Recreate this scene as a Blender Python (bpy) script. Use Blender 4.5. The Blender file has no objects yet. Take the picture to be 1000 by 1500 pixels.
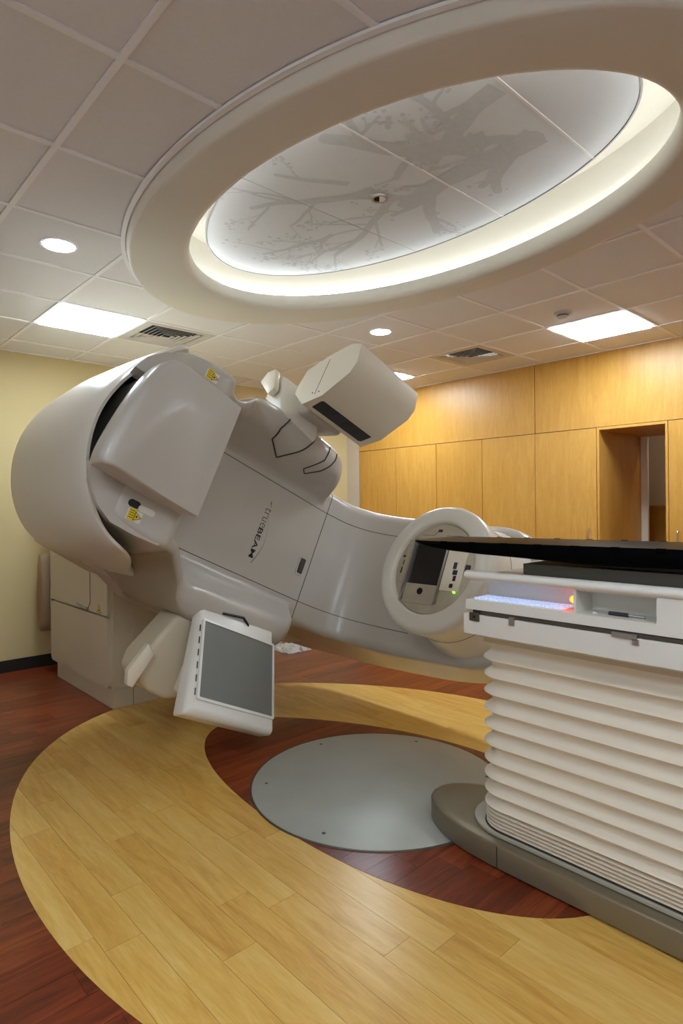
import bpy, bmesh, math, random
from mathutils import Vector, Matrix

random.seed(7)
SC = bpy.context.scene
COL = SC.collection
R = math.radians

# ------------------------------------------------------------------ camera, light level
CAM_H = 1.425                    # eye height
CE = CAM_H + 1.379               # ceiling height
CEIL = CE
yaw, roll = R(47.36), R(-0.536)
fwd = Vector((math.cos(yaw), math.sin(yaw), 0))
rgt = Vector((math.sin(yaw), -math.cos(yaw), 0))
upv = Vector((0, 0, 1))
cam_data = bpy.data.cameras.new('camera')
cam_data.sensor_fit = 'HORIZONTAL'
cam_data.sensor_width = 36.0
cam_data.lens = 892.3 / 1000 * 36
cam_data.shift_y = -9.6 / 1000
cam_data.clip_start = 0.05
cam = bpy.data.objects.new('camera', cam_data)
COL.objects.link(cam)
cr, sr = math.cos(roll), math.sin(roll)
ax = rgt * cr + upv * sr
ay = rgt * -sr + upv * cr
cam.matrix_world = Matrix(((ax.x, ay.x, -fwd.x, 0), (ax.y, ay.y, -fwd.y, 0), (ax.z, ay.z, -fwd.z, CAM_H), (0, 0, 0, 1)))
SC.camera = cam
SC.view_settings.view_transform = 'Standard'
SC.view_settings.look = 'None'
SC.view_settings.gamma = 1.0
SC.view_settings.use_curve_mapping = False
SC.view_settings.exposure = 1.33

world = bpy.data.worlds.new('world')
SC.world = world
world.use_nodes = True
world.node_tree.nodes['Background'].inputs[0].default_value = (0.9, 0.88, 0.84, 1)
world.node_tree.nodes['Background'].inputs[1].default_value = 0.02

PANEL_POWER = 14.0     # ceiling panels, emission strength
DOWN_POWER = 32.0      # downlights
COVE_POWER = 5.2      # cove strip in the oval recess

# ------------------------------------------------------------------ materials
def srgb(r, g, b):
    f = lambda c: (c / 255 / 12.92) if c / 255 <= 0.04045 else ((c / 255 + 0.055) / 1.055) ** 2.4
    return (f(r), f(g), f(b), 1.0)

def base_mat(name):
    m = bpy.data.materials.new(name)
    m.use_nodes = True
    nt = m.node_tree
    return m, nt, nt.nodes['Principled BSDF']

def mat(name, col, rough=0.45, metal=0.0, var=0.04, scale=6.0, bump=0.0, bscale=200.0, coat=0.0, spec=0.5):
    m, nt, b = base_mat(name)
    N, Lk = nt.nodes.new, nt.links.new
    tc = N('ShaderNodeTexCoord')
    no = N('ShaderNodeTexNoise')
    no.inputs['Scale'].default_value = scale
    no.inputs['Detail'].default_value = 4
    Lk(tc.outputs['Object'], no.inputs['Vector'])
    mx = N('ShaderNodeMix'); mx.data_type = 'RGBA'
    c = Vector(col[:3])
    mx.inputs[6].default_value = (*(c * (1 - var)), 1)
    mx.inputs[7].default_value = (*[min(1, v) for v in c * (1 + var)], 1)
    Lk(no.outputs['Fac'], mx.inputs[0])
    Lk(mx.outputs[2], b.inputs['Base Color'])
    b.inputs['Roughness'].default_value = rough
    b.inputs['Metallic'].default_value = metal
    b.inputs['Specular IOR Level'].default_value = spec
    b.inputs['Coat Weight'].default_value = coat
    b.inputs['Coat Roughness'].default_value = 0.15
    if bump:
        n2 = N('ShaderNodeTexNoise'); n2.inputs['Scale'].default_value = bscale
        n2.inputs['Detail'].default_value = 3
        Lk(tc.outputs['Object'], n2.inputs['Vector'])
        bp = N('ShaderNodeBump'); bp.inputs['Strength'].default_value = bump
        bp.inputs['Distance'].default_value = 0.002
        Lk(n2.outputs['Fac'], bp.inputs['Height'])
        Lk(bp.outputs['Normal'], b.inputs['Normal'])
    return m

def emit_mat(name, col, power):
    m, nt, b = base_mat(name)
    N, Lk = nt.nodes.new, nt.links.new
    tc = N('ShaderNodeTexCoord'); no = N('ShaderNodeTexNoise'); no.inputs['Scale'].default_value = 30
    Lk(tc.outputs['Object'], no.inputs['Vector'])
    mx = N('ShaderNodeMix'); mx.data_type = 'RGBA'
    mx.inputs[6].default_value = (*[v * 0.98 for v in col[:3]], 1); mx.inputs[7].default_value = col
    Lk(no.outputs['Fac'], mx.inputs[0])
    Lk(mx.outputs[2], b.inputs['Emission Color'])
    b.inputs['Base Color'].default_value = col
    b.inputs['Emission Strength'].default_value = power
    return m

def wood(name, dark, mid, light, axis, rough=0.35, stretch=14.0, scale=2.2, randomize=0.35, fine=0.25):
    """grain that runs along world axis 0/1/2, shifted and tinted for each board"""
    m, nt, b = base_mat(name)
    N, Lk = nt.nodes.new, nt.links.new
    tc = N('ShaderNodeTexCoord'); oi = N('ShaderNodeObjectInfo')
    off = N('ShaderNodeVectorMath'); off.operation = 'SCALE'
    cmb = N('ShaderNodeCombineXYZ')
    for i in range(3): Lk(oi.outputs['Random'], cmb.inputs[i])
    Lk(cmb.outputs[0], off.inputs[0]); off.inputs['Scale'].default_value = 37.0
    add = N('ShaderNodeVectorMath'); Lk(tc.outputs['Object'], add.inputs[0]); Lk(off.outputs[0], add.inputs[1])
    mp = N('ShaderNodeMapping')
    s = [stretch] * 3; s[axis] = 1.0
    mp.inputs['Scale'].default_value = s
    Lk(add.outputs[0], mp.inputs['Vector'])
    n1 = N('ShaderNodeTexNoise'); n1.inputs['Scale'].default_value = scale; n1.inputs['Detail'].default_value = 6
    n1.inputs['Distortion'].default_value = 1.6; n1.inputs['Roughness'].default_value = 0.6
    Lk(mp.outputs[0], n1.inputs['Vector'])
    n2 = N('ShaderNodeTexNoise'); n2.inputs['Scale'].default_value = scale * 9; n2.inputs['Detail'].default_value = 3
    Lk(mp.outputs[0], n2.inputs['Vector'])
    mixf = N('ShaderNodeMix'); mixf.inputs[0].default_value = fine
    Lk(n1.outputs['Fac'], mixf.inputs[2]); Lk(n2.outputs['Fac'], mixf.inputs[3])
    addr = N('ShaderNodeMath'); addr.operation = 'MULTIPLY_ADD'
    sub = N('ShaderNodeMath'); sub.operation = 'SUBTRACT'; sub.inputs[1].default_value = 0.5
    Lk(oi.outputs['Random'], sub.inputs[0])
    Lk(sub.outputs[0], addr.inputs[0]); addr.inputs[1].default_value = randomize
    Lk(mixf.outputs[0], addr.inputs[2])
    rp = N('ShaderNodeValToRGB')
    e = rp.color_ramp.elements
    e[0].position = 0.28; e[0].color = dark
    e[1].position = 0.74; e[1].color = light
    k = e.new(0.5); k.color = mid
    Lk(addr.outputs[0], rp.inputs[0])
    Lk(rp.outputs[0], b.inputs['Base Color'])
    b.inputs['Roughness'].default_value = rough
    bp = N('ShaderNodeBump'); bp.inputs['Strength'].default_value = 0.06; bp.inputs['Distance'].default_value = 0.001
    Lk(n2.outputs['Fac'], bp.inputs['Height']); Lk(bp.outputs['Normal'], b.inputs['Normal'])
    return m

M = {}
M['shell'] = mat('linac_white', srgb(222, 216, 204), 0.32, var=0.02, coat=0.15)
M['pearl'] = mat('linac_pearl_grey', srgb(192, 186, 177), 0.34, var=0.02, coat=0.2)
M['cream_part'] = mat('linac_cream', srgb(228, 218, 198), 0.4, var=0.02)
M['stand'] = mat('stand_beige', srgb(206, 194, 170), 0.42, var=0.02)
M['dark_seam'] = mat('seam_dark', srgb(58, 54, 50), 0.6)
M['black'] = mat('black_plastic', srgb(20, 20, 22), 0.35)
M['inner_grey'] = mat('inner_grey', srgb(150, 150, 142), 0.5)
M['brown_inner'] = mat('inner_beige', srgb(150, 124, 92), 0.55)
M['metal_plate'] = mat('collimator_plate', srgb(188, 178, 158), 0.42, metal=0.35, var=0.16, scale=14)
M['steel'] = mat('steel', srgb(176, 172, 165), 0.32, metal=0.85, var=0.05)
M['steel_dark'] = mat('steel_dark', srgb(96, 90, 80), 0.4, metal=0.6)
M['glass_dark'] = mat('dark_glass', srgb(34, 32, 30), 0.12, spec=0.6)
M['screen'] = mat('detector_screen', srgb(118, 118, 112), 0.30, var=0.05, scale=2.0)
M['white_plastic'] = mat('white_plastic', srgb(232, 229, 221), 0.35, var=0.015, coat=0.1)
M['bellows'] = mat('bellows_cream', srgb(233, 222, 204), 0.6, var=0.02)
M['base_bronze'] = mat('couch_base_bronze', srgb(136, 126, 106), 0.36, metal=0.55, var=0.03)
M['base_ledge'] = mat('couch_base_ledge', srgb(178, 174, 160), 0.4, metal=0.2)
M['carbon'] = mat('carbon_black', srgb(9, 9, 11), 0.30, coat=0.0, spec=0.12, var=0.1, scale=40)
M['carbon'].node_tree.nodes['Principled BSDF'].inputs['IOR'].default_value = 1.12
M['carbon'].node_tree.nodes['Principled BSDF'].inputs['Roughness'].default_value = 0.32
M['olive'] = mat('dark_olive_pad', srgb(70, 66, 56), 0.4)
M['rubber'] = mat('rubber_black', srgb(16, 15, 14), 0.5)
M['yellow'] = mat('sticker_yellow', srgb(226, 196, 20), 0.5)
M['sticker_white'] = mat('sticker_white', srgb(225, 220, 212), 0.5)
M['text_black'] = mat('text_black', srgb(32, 28, 26), 0.5)
M['text_grey'] = mat('text_grey', srgb(96, 92, 88), 0.5)
M['wall'] = mat('wall_cream_paint', srgb(208, 188, 138), 0.75, var=0.015, bump=0.15, bscale=180)
M['wall_pale'] = mat('wall_pale_bounce', srgb(240, 238, 232), 0.75, var=0.015, bump=0.15, bscale=180)  # unseen walls, whiter than the visible ones to bounce light
M['wall_dim'] = mat('niche_wall_paint', srgb(205, 190, 170), 0.75, var=0.015, bump=0.15, bscale=180)
M['soffit'] = mat('soffit_cream_paint', srgb(230, 225, 212), 0.7, var=0.012, bump=0.12, bscale=150)
M['tile'] = mat('ceiling_tile', srgb(237, 236, 235), 0.9, var=0.03, scale=60, bump=0.35, bscale=420)
M['grid'] = mat('ceiling_grid_white', srgb(250, 250, 250), 0.5, var=0.01)
M['vent'] = mat('vent_white', srgb(208, 204, 198), 0.5, var=0.01)
M['void'] = mat('void_dark', srgb(26, 25, 24), 0.9)
M['baseboard'] = mat('baseboard_black_rubber', srgb(30, 28, 25), 0.5)
M['underlay'] = mat('floor_underlay', srgb(70, 40, 24), 0.8)
M['disc'] = None
M['print'] = mat('mural_print_grey', srgb(200, 202, 202), 0.8, var=0.10, scale=40)
M['mural'] = mat('mural_panel', srgb(218, 220, 221), 0.75, var=0.03, scale=30)
M['mural_edge'] = mat('mural_edge', srgb(170, 168, 164), 0.5)
M['paper'] = mat('paper_white', srgb(235, 232, 226), 0.7)
M['pen'] = mat('pen_dark', srgb(52, 46, 58), 0.3)
M['orange_stop'] = emit_mat('orange_indicator', srgb(255, 96, 24), 3.0)
M['green_led'] = emit_mat('green_led', srgb(120, 255, 40), 1.6)
M['key'] = emit_mat('backlit_key', srgb(205, 220, 255), 0.16)
M['lamp_panel'] = emit_mat('lamp_panel_diffuser', (0.78, 0.90, 1.0, 1), PANEL_POWER)
M['lamp_down'] = emit_mat('lamp_downlight', (0.88, 0.94, 1.0, 1), DOWN_POWER)
M['lamp_fill'] = emit_mat('lamp_corridor_fill', (1.0, 0.86, 0.72, 1), 30.0)  # for the lamp added in the passage
M['lamp_cove'] = emit_mat('lamp_cove', (0.88, 0.94, 1.0, 1), COVE_POWER)
M['maple_cab'] = wood('cabinet_maple', srgb(196, 140, 56), srgb(208, 154, 68), srgb(220, 168, 82), 2, rough=0.38, stretch=9, scale=1.6, randomize=0.10, fine=0.35)
M['maple_floor'] = wood('floor_maple', srgb(204, 150, 66), srgb(226, 180, 92), srgb(237, 202, 122), 1, rough=0.30, stretch=9, scale=1.7, randomize=0.18)
M['cherry_floor'] = wood('floor_cherry', srgb(74, 28, 14), srgb(118, 48, 24), srgb(156, 76, 38), 0, rough=0.30, stretch=11, scale=1.7, randomize=0.20)
def disc_mat():
    m = mat('turntable_steel', srgb(176, 178, 170), 0.40, metal=0.25, var=0.10, scale=5, bump=0.10, bscale=300)
    return m
M['disc'] = disc_mat()

# ------------------------------------------------------------------ object helpers
def root_loc(p):
    while p is not None and p.parent is not None:
        p = p.parent
    return p.location.copy() if p is not None else Vector((0, 0, 0))

def finish(name, bm, material, parent=None, smooth=True, ang=38, loc=None):
    """bmesh in world coordinates -> one mesh object (origin at loc or the root's origin)"""
    bmesh.ops.recalc_face_normals(bm, faces=bm.faces[:])
    me = bpy.data.meshes.new(name)
    o = Vector(loc) if (loc is not None and parent is None) else root_loc(parent)
    bmesh.ops.translate(bm, verts=bm.verts[:], vec=-o)
    bm.to_mesh(me); bm.free()
    if smooth:
        me.polygons.foreach_set('use_smooth', [True] * len(me.polygons))
        me.set_sharp_from_angle(angle=R(ang))
    me.materials.append(material)
    ob = bpy.data.objects.new(name, me)
    COL.objects.link(ob)
    if parent is not None:
        ob.parent = parent
    else:
        ob.location = o
    return ob

def thing(name, label, cat, loc, group=None):
    o = bpy.data.objects.new(name, None)
    COL.objects.link(o)
    o.location = loc
    o.empty_display_size = 0.1
    o['label'] = label; o['category'] = cat
    if group: o['group'] = group
    return o

def tag(o, label, cat, group=None):
    o['label'] = label; o['category'] = cat
    if group: o['group'] = group
    return o

def structure(o, label, cat):
    o['kind'] = 'structure'; o['label'] = label; o['category'] = cat
    return o

def bevel_bm(bm, off, seg=3, min_ang=20):
    if off <= 0: return
    es = [e for e in bm.edges if len(e.link_faces) == 2 and e.calc_face_angle(0) > R(min_ang)]
    bmesh.ops.bevel(bm, geom=es, offset=off, segments=seg, profile=0.5, affect='EDGES', clamp_overlap=True)

def hull_bm(pts, bev=0.0, seg=3):
    bm = bmesh.new()
    vs = [bm.verts.new(p) for p in pts]
    r = bmesh.ops.convex_hull(bm, input=vs)
    junk = [g for g in r['geom_interior'] + r['geom_unused'] if isinstance(g, bmesh.types.BMVert)]
    bmesh.ops.delete(bm, geom=list(set(junk)), context='VERTS')
    bmesh.ops.dissolve_limit(bm, angle_limit=R(3), verts=bm.verts[:], edges=bm.edges[:])
    bevel_bm(bm, bev, seg)
    return bm

def box_bm(x0, x1, y0, y1, z0, z1, bev=0.0, seg=2, bm=None, fn=None):
    own = bm is None
    b = bmesh.new()
    c = [(x, y, z) for x in (x0, x1) for y in (y0, y1) for z in (z0, z1)]
    v = [b.verts.new(fn(*p) if fn else p) for p in c]
    for f in ((0, 1, 3, 2), (4, 6, 7, 5), (0, 4, 5, 1), (2, 3, 7, 6), (0, 2, 6, 4), (1, 5, 7, 3)):
        b.faces.new([v[i] for i in f])
    bevel_bm(b, bev, seg)
    if own: return b
    join(bm, b); return bm

def join(dst, src):
    mp = {}
    for v in src.verts: mp[v] = dst.verts.new(v.co)
    for f in src.faces:
        try: dst.faces.new([mp[v] for v in f.verts])
        except ValueError: pass
    src.free()

def loft_bm(rings, closed=True, cap0=True, cap1=True, bm=None):
    bm = bm or bmesh.new()
    vr = [[bm.verts.new(p) for p in ring] for ring in rings]
    n = len(vr[0])
    for a, b in zip(vr, vr[1:]):
        for i in range(n if closed else n - 1):
            j = (i + 1) % n
            try: bm.faces.new((a[i], a[j], b[j], b[i]))
            except ValueError: pass
    if cap0: bm.faces.new(vr[0][::-1])
    if cap1: bm.faces.new(vr[-1])
    return bm

def tube_bm(path, rad, n=8, closed=False, bm=None):
    path = [Vector(p) for p in path]
    rings = []
    prev = None
    m = len(path)
    for i, p in enumerate(path):
        if closed: d = path[(i + 1) % m] - path[i - 1]
        else: d = path[min(i + 1, m - 1)] - path[max(i - 1, 0)]
        d.normalize()
        a = prev if prev is not None else d.orthogonal()
        a = (a - d * a.dot(d))
        if a.length < 1e-6: a = d.orthogonal()
        a.normalize(); prev = a
        b = d.cross(a)
        rings.append([p + (a * math.cos(t) + b * math.sin(t)) * rad for t in [2 * math.pi * k / n for k in range(n)]])
    if closed:
        rings.append(rings[0])
        bm2 = loft_bm(rings, True, False, False, bm)
        bmesh.ops.remove_doubles(bm2, verts=bm2.verts[:], dist=1e-6)
        return bm2
    return loft_bm(rings, True, True, True, bm)

def prism_bm(outline, f0, f1, bev=0.0, seg=2):
    """outline: list of 2D points; f0(p), f1(p): map to both end faces"""
    bm = bmesh.new()
    a = [bm.verts.new(f0(p)) for p in outline]
    b = [bm.verts.new(f1(p)) for p in outline]
    bm.faces.new(a[::-1]); bm.faces.new(b)
    n = len(outline)
    for i in range(n):
        bm.faces.new((a[i], a[(i + 1) % n], b[(i + 1) % n], b[i]))
    bevel_bm(bm, bev, seg)
    return bm

def rrect(x0, x1, y0, y1, r, n=5):
    out = []
    for cx, cy, a0 in ((x1 - r, y1 - r, 0), (x0 + r, y1 - r, 90), (x0 + r, y0 + r, 180), (x1 - r, y0 + r, 270)):
        for k in range(n + 1):
            a = R(a0 + 90 * k / n)
            out.append((cx + r * math.cos(a), cy + r * math.sin(a)))
    return out

def lerp(a, b, t): return a + (b - a) * t
def smooth01(t):
    t = max(0.0, min(1.0, t)); return t * t * (3 - 2 * t)

def interp(table, x):
    """smooth (monotone-ish cubic hermite) interpolation of rows [x, v1, v2 ...]"""
    if x <= table[0][0]: return table[0][1:]
    if x >= table[-1][0]: return table[-1][1:]
    for i in range(len(table) - 1):
        if table[i][0] <= x <= table[i + 1][0]: break
    a, b = table[i], table[i + 1]
    p = table[i - 1] if i > 0 else a
    q = table[i + 2] if i + 2 < len(table) else b
    h = b[0] - a[0]; t = (x - a[0]) / h
    res = []
    for k in range(1, len(a)):
        d = (b[k] - a[k]) / h
        da = (b[k] - p[k]) / (b[0] - p[0]) if p is not a else d
        db = (q[k] - a[k]) / (q[0] - a[0]) if q is not b else d
        if d == 0: da = db = 0
        else:
            da = max(min(da / d, 3), 0) * d; db = max(min(db / d, 3), 0) * d
        res.append((2 * t**3 - 3 * t**2 + 1) * a[k] + (t**3 - 2 * t**2 + t) * h * da + (-2 * t**3 + 3 * t**2) * b[k] + (t**3 - t**2) * h * db)
    return res

def project(p):
    v = Vector(p) - Vector((0, 0, CAM_H))
    d = v.dot(fwd)
    if d < 0.05: return None
    u = 892.3 * v.dot(rgt) / d; w = -892.3 * v.z / d
    return (500 + cr * u - sr * w, 740.4 + sr * u + cr * w)

# ------------------------------------------------------------------ room shell
X0, X1, Y0, Y1 = -1.7, 5.52, -2.5, 5.88      # left wall, cabinet front, rear wall, gantry wall
bm = box_bm(X0, 7.6, Y0, Y1 + 0.02, -0.12, -0.005)
floor = structure(finish('floor', bm, M['underlay'], smooth=False), 'vinyl plank floor, red-brown with a golden oval band around the machine', 'floor')

bm = box_bm(X0 - 0.1, 6.2, Y1, Y1 + 0.1, 0, CE + 0.4)
structure(finish('wall_back', bm, M['wall'], smooth=False), 'cream painted wall behind the gantry stand', 'wall')
bm = box_bm(X0 - 0.1, X0, Y0, Y1, 0, CE + 0.4)
structure(finish('wall_left', bm, M['wall_pale'], smooth=False), 'unseen side wall beyond the left picture edge, whitened to bounce light', 'wall')
bm = box_bm(X0 - 0.1, 6.2, Y0 - 0.1, Y0, 0, CE + 0.4)
structure(finish('wall_front', bm, M['wall_pale'], smooth=False), 'unseen wall behind the viewer, whitened to bounce light', 'wall')
bm = bmesh.new()
box_bm(6.14, 6.24, 2.56, Y1, 0, CE + 0.4, bm=bm)
box_bm(6.14, 6.24, Y0, 1.89, 0, CE + 0.4, bm=bm)
box_bm(6.14, 6.24, 1.89, 2.56, 2.16, CE + 0.4, bm=bm)
box_bm(7.35, 7.45, 1.2, 3.4, 0, CE + 0.4, bm=bm)
box_bm(6.24, 7.4, 3.4, 3.5, 0, CE + 0.4, bm=bm)
box_bm(6.24, 7.4, 1.1, 1.2, 0, CE + 0.4, bm=bm)
box_bm(6.24, 7.45, 1.1, 3.5, CE, CE + 0.1, bm=bm)
box_bm(X1, 6.14, 5.655, Y1, 0, CE, bm=bm)
wall_right = structure(finish('wall_right', bm, M['wall_dim'], smooth=False), 'cream wall around the wooden cabinets and their doorway niche', 'wall')
bm = box_bm(X0, 5.52, Y1 - 0.012, Y1 - 0.001, 0, 0.105, bev=0.003)
structure(finish('baseboard_back', bm, M['baseboard']), 'black rubber baseboard along the cream wall', 'baseboard')
bm = box_bm(X0 + 0.001, X0 + 0.012, Y0, Y1 - 0.02, 0, 0.105, bev=0.003)
structure(finish('baseboard_left', bm, M['baseboard']), 'black rubber baseboard along the left side wall', 'baseboard')

# ---- floor planks
def fourier_oval(c, a, b, s, n=120):
    out = []
    for i in range(n):
        th = 2 * math.pi * i / n
        k = 1 + s[0] + s[1] * math.cos(th) + s[2] * math.sin(th) + s[3] * math.cos(2 * th) + s[4] * math.sin(2 * th) + s[5] * math.cos(3 * th) + s[6] * math.sin(3 * th)
        out.append((c[0] + a * k * math.cos(th), c[1] + b * k * math.sin(th)))
    return out
BAND = fourier_oval((2.2, 2.3), 1.54, 1.92, [0.0338, -0.0079, -0.0189, -0.0165, -0.0182, 0.0215, -0.0101])
INNER = fourier_oval((2.26, 2.17), 0.656, 1.271, [0.0027, 0.0041, -0.013, 0.0073, -0.0393, 0.0314, -0.029])

def clip_convex(poly, clip):
    """Sutherland-Hodgman; clip counter-clockwise"""
    out = poly
    n = len(clip)
    for i in range(n):
        ax_, ay_ = clip[i]; bx, by = clip[(i + 1) % n]
        inp, out = out, []
        if not inp: break
        side = lambda p: (bx - ax_) * (p[1] - ay_) - (by - ay_) * (p[0] - ax_)
        for j in range(len(inp)):
            p, q = inp[j - 1], inp[j]
            sp, sq = side(p), side(q)
            if (sp >= 0) != (sq >= 0):
                t = sp / (sp - sq)
                out.append((p[0] + (q[0] - p[0]) * t, p[1] + (q[1] - p[1]) * t))
            if sq >= 0: out.append(q)
    return out

def inside(p, poly):
    c = False
    for i in range(len(poly)):
        a, b = poly[i - 1], poly[i]
        if (a[1] > p[1]) != (b[1] > p[1]) and p[0] < (b[0] - a[0]) * (p[1] - a[1]) / (b[1] - a[1]) + a[0]: c = not c
    return c

def plank_cells(x0, x1, y0, y1, axis, w, length, rng):
    """rows of planks; axis 0 = planks run along x, 1 = along y"""
    out = []
    lo, hi, a0, a1 = (y0, y1, x0, x1) if axis == 0 else (x0, x1, y0, y1)
    k = lo
    while k < hi - 1e-6:
        s = a0 - rng.random() * length
        while s < a1:
            p0, p1 = max(s, a0), min(s + length, a1)
            q1 = min(k + w, hi)
            if p1 - p0 > 0.02:
                out.append((p0, p1, k, q1) if axis == 0 else (k, q1, p0, p1))
            s += length
        k += w
    return out

def slab(poly, z0, z1, bm=None):
    bm = bm or bmesh.new()
    a = [bm.verts.new((x, y, z0)) for x, y in poly]
    b = [bm.verts.new((x, y, z1)) for x, y in poly]
    bm.faces.new(b)
    n = len(poly)
    for i in range(n): bm.faces.new((a[i], a[(i + 1) % n], b[(i + 1) % n], b[i]))
    return bm

def in_view(poly):
    for x, y in poly + [(sum(p[0] for p in poly) / len(poly), sum(p[1] for p in poly) / len(poly))]:
        q = project((x, y, 0))
        if q and -5 <= q[0] <= 1005 and 0 <= q[1] <= 1510: return True
    return False

G = 0.0006
rng = random.Random(3)
rest = bmesh.new()
for (a, b, c, d) in plank_cells(X0, 6.14, Y0, Y1, 0, 0.127, 0.92, rng):
    poly = [(a + G, c + G), (b - G, c + G), (b - G, d - G), (a + G, d - G)]
    if all(inside(p, BAND) for p in poly): continue
    if in_view(poly) and b > 0 and not (a > 5.4):
        finish('plank', slab(poly, -0.005, 0.0), M['cherry_floor'], floor, smooth=False)
    else:
        slab(poly, -0.005, 0.0, rest)
o = finish('plank_field', rest, M['cherry_floor'], floor, smooth=False); o['kind'] = 'stuff'
for (a, b, c, d) in plank_cells(0.5, 4.0, 0.2, 4.5, 1, 0.127, 0.92, rng):
    poly = clip_convex([(a + G, c + G), (b - G, c + G), (b - G, d - G), (a + G, d - G)], BAND)
    if len(poly) < 3: continue
    if all(inside(p, INNER) for p in poly): continue
    finish('plank', slab(poly, -0.004, 0.0012), M['maple_floor'], floor, smooth=False)
for (a, b, c, d) in plank_cells(1.5, 3.1, 0.8, 3.6, 0, 0.127, 0.92, rng):
    poly = clip_convex([(a + G, c + G), (b - G, c + G), (b - G, d - G), (a + G, d - G)], INNER)
    if len(poly) < 3: continue
    finish('plank', slab(poly, -0.003, 0.0024), M['cherry_floor'], floor, smooth=False)

# ---- ceiling
GX = lambda i: 0.170 + 0.6096 * i
GY = lambda j: -0.0045 + 0.6096 * j
OC, OA, OB = (2.165, 2.10), 1.045, 1.70         # outer oval
IC, IA, IB = (2.175, 2.03), 0.782, 1.30         # inner oval
MC, MA, MB_ = (2.17, 2.06), 0.90, 1.50          # tiles stop here, hidden above the soffit
bm = box_bm(X0 - 0.1, 7.5, Y0 - 0.1, Y1 + 0.1, CE + 0.4, CE + 0.45)
ceiling = structure(finish('ceiling', bm, M['tile'], smooth=False), 'suspended ceiling of square off-white tiles in a white grid', 'ceiling')

def in_mid(x, y): return ((x - MC[0]) / MA) ** 2 + ((y - MC[1]) / MB_) ** 2 < 1
LIGHTS = [(2, 7), (7, 3), (7, 7), (0, -2), (7, -1), (-2, 1)]  # last three are out of view, added to light the gantry and couch
VENTS = [(3, 7), (7, 5)]
shared = None
for i in range(-4, 9):
    for j in range(-5, 10):
        if (i, j) in LIGHTS or (i, j) in VENTS: continue
        a, b, c, d = max(GX(i), X0), min(GX(i + 1), X1), max(GY(j), Y0), min(GY(j + 1), Y1)
        if b - a < 0.03 or d - c < 0.03: continue
        a += 0.014; b -= 0.014; c += 0.014; d -= 0.014
        cs = [in_mid(x, y) for x in (a, (a + b) / 2, b) for y in (c, (c + d) / 2, d)]
        if all(cs): continue
        full = abs(b - a - 0.5816) < 1e-4 and abs(d - c - 0.5816) < 1e-4
        if not any(cs):
            if full:
                if shared is None:
                    bm = box_bm(0, 0.5816, 0, 0.5816, 0.003, 0.017, bev=0.004, seg=2)
                    t = finish('ceiling_tile', bm, M['tile'], None, smooth=False)
                    shared = t.data
                else:
                    t = bpy.data.objects.new('ceiling_tile', shared); COL.objects.link(t)
                t.parent = ceiling; t.location = (a, c, CE)
            else:
                finish('ceiling_tile', box_bm(a, b, c, d, CE + 0.003, CE + 0.017, bev=0.004, seg=2), M['tile'], ceiling, smooth=False)
        else:
            bm = bmesh.new(); n = 14
            for p in range(n):
                for q in range(n):
                    xa, xb = lerp(a, b, p / n), lerp(a, b, (p + 1) / n); ya, yb = lerp(c, d, q / n), lerp(c, d, (q + 1) / n)
                    if in_mid((xa + xb) / 2, (ya + yb) / 2): continue
                    for z in (CE + 0.003, CE + 0.017):
                        bm.faces.new([bm.verts.new(v) for v in ((xa, ya, z), (xb, ya, z), (xb, yb, z), (xa, yb, z))])
            bmesh.ops.remove_doubles(bm, verts=bm.verts[:], dist=1e-5)
            finish('ceiling_tile', bm, M['tile'], ceiling, smooth=False)

def bar(a, b, c, d):
    bm = box_bm(a, b, c, d, CE - (0.003 if b - a < d - c else 0.0025), CE + 0.03)
    finish('grid_bar', bm, M['grid'], ceiling, smooth=False)
W = 0.012
for i in range(-3, 9):
    x = GX(i)
    if not X0 < x < X1 - 0.03: continue
    k = 1 - ((x - MC[0]) / MA) ** 2
    if k > 0:
        h = MB_ * math.sqrt(k); bar(x - W, x + W, Y0, MC[1] - h); bar(x - W, x + W, MC[1] + h, Y1)
    else: bar(x - W, x + W, Y0, Y1)
for j in range(-4, 10):
    y = GY(j)
    if not Y0 < y < Y1: continue
    k = 1 - ((y - MC[1]) / MB_) ** 2
    if k > 0:
        h = MA * math.sqrt(k); bar(X0, MC[0] - h, y - W, y + W); bar(MC[0] + h, X1, y - W, y + W)
    else: bar(X0, X1, y - W, y + W)
bar(X0, X1, Y1 - 0.02, Y1); bar(X1 - 0.02, X1, Y0, Y1)

# ---- oval soffit with recess
def oval(c, a, b, z, n=128):
    return [(c[0] + a * math.cos(2 * math.pi * k / n), c[1] + b * math.sin(2 * math.pi * k / n), z) for k in range(n)]
bm = loft_bm([oval(OC, OA - 0.015, OB - 0.015, CE + 0.01), oval(OC, OA - 0.028, OB - 0.028, CE - 0.052), oval(OC, OA - 0.036, OB - 0.036, CE - 0.060),
              oval(OC, OA - 0.05, OB - 0.05, CE - 0.062),
              oval(IC, IA + 0.035, IB + 0.035, CE - 0.062), oval(IC, IA + 0.018, IB + 0.018, CE - 0.058), oval(IC, IA + 0.005, IB + 0.005, CE - 0.046), oval(IC, IA, IB, CE - 0.03),
              oval(IC, IA, IB, CE + 0.018), oval(IC, IA + 0.004, IB + 0.004, CE + 0.024), oval(IC, IA + 0.16, IB + 0.16, CE + 0.024)], cap0=False, cap1=False)
soffit = structure(finish('trim_1', bm, M['soffit'], ang=50), 'cream oval soffit ring around the ceiling recess', 'soffit')
finish('recess_wall', loft_bm([oval(IC, IA + 0.16, IB + 0.16, CE + 0.024), oval(IC, IA + 0.16, IB + 0.16, CE + 0.32), oval(IC, 0.02, 0.02, CE + 0.32)], cap0=False), M['soffit'], soffit, ang=50)
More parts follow.
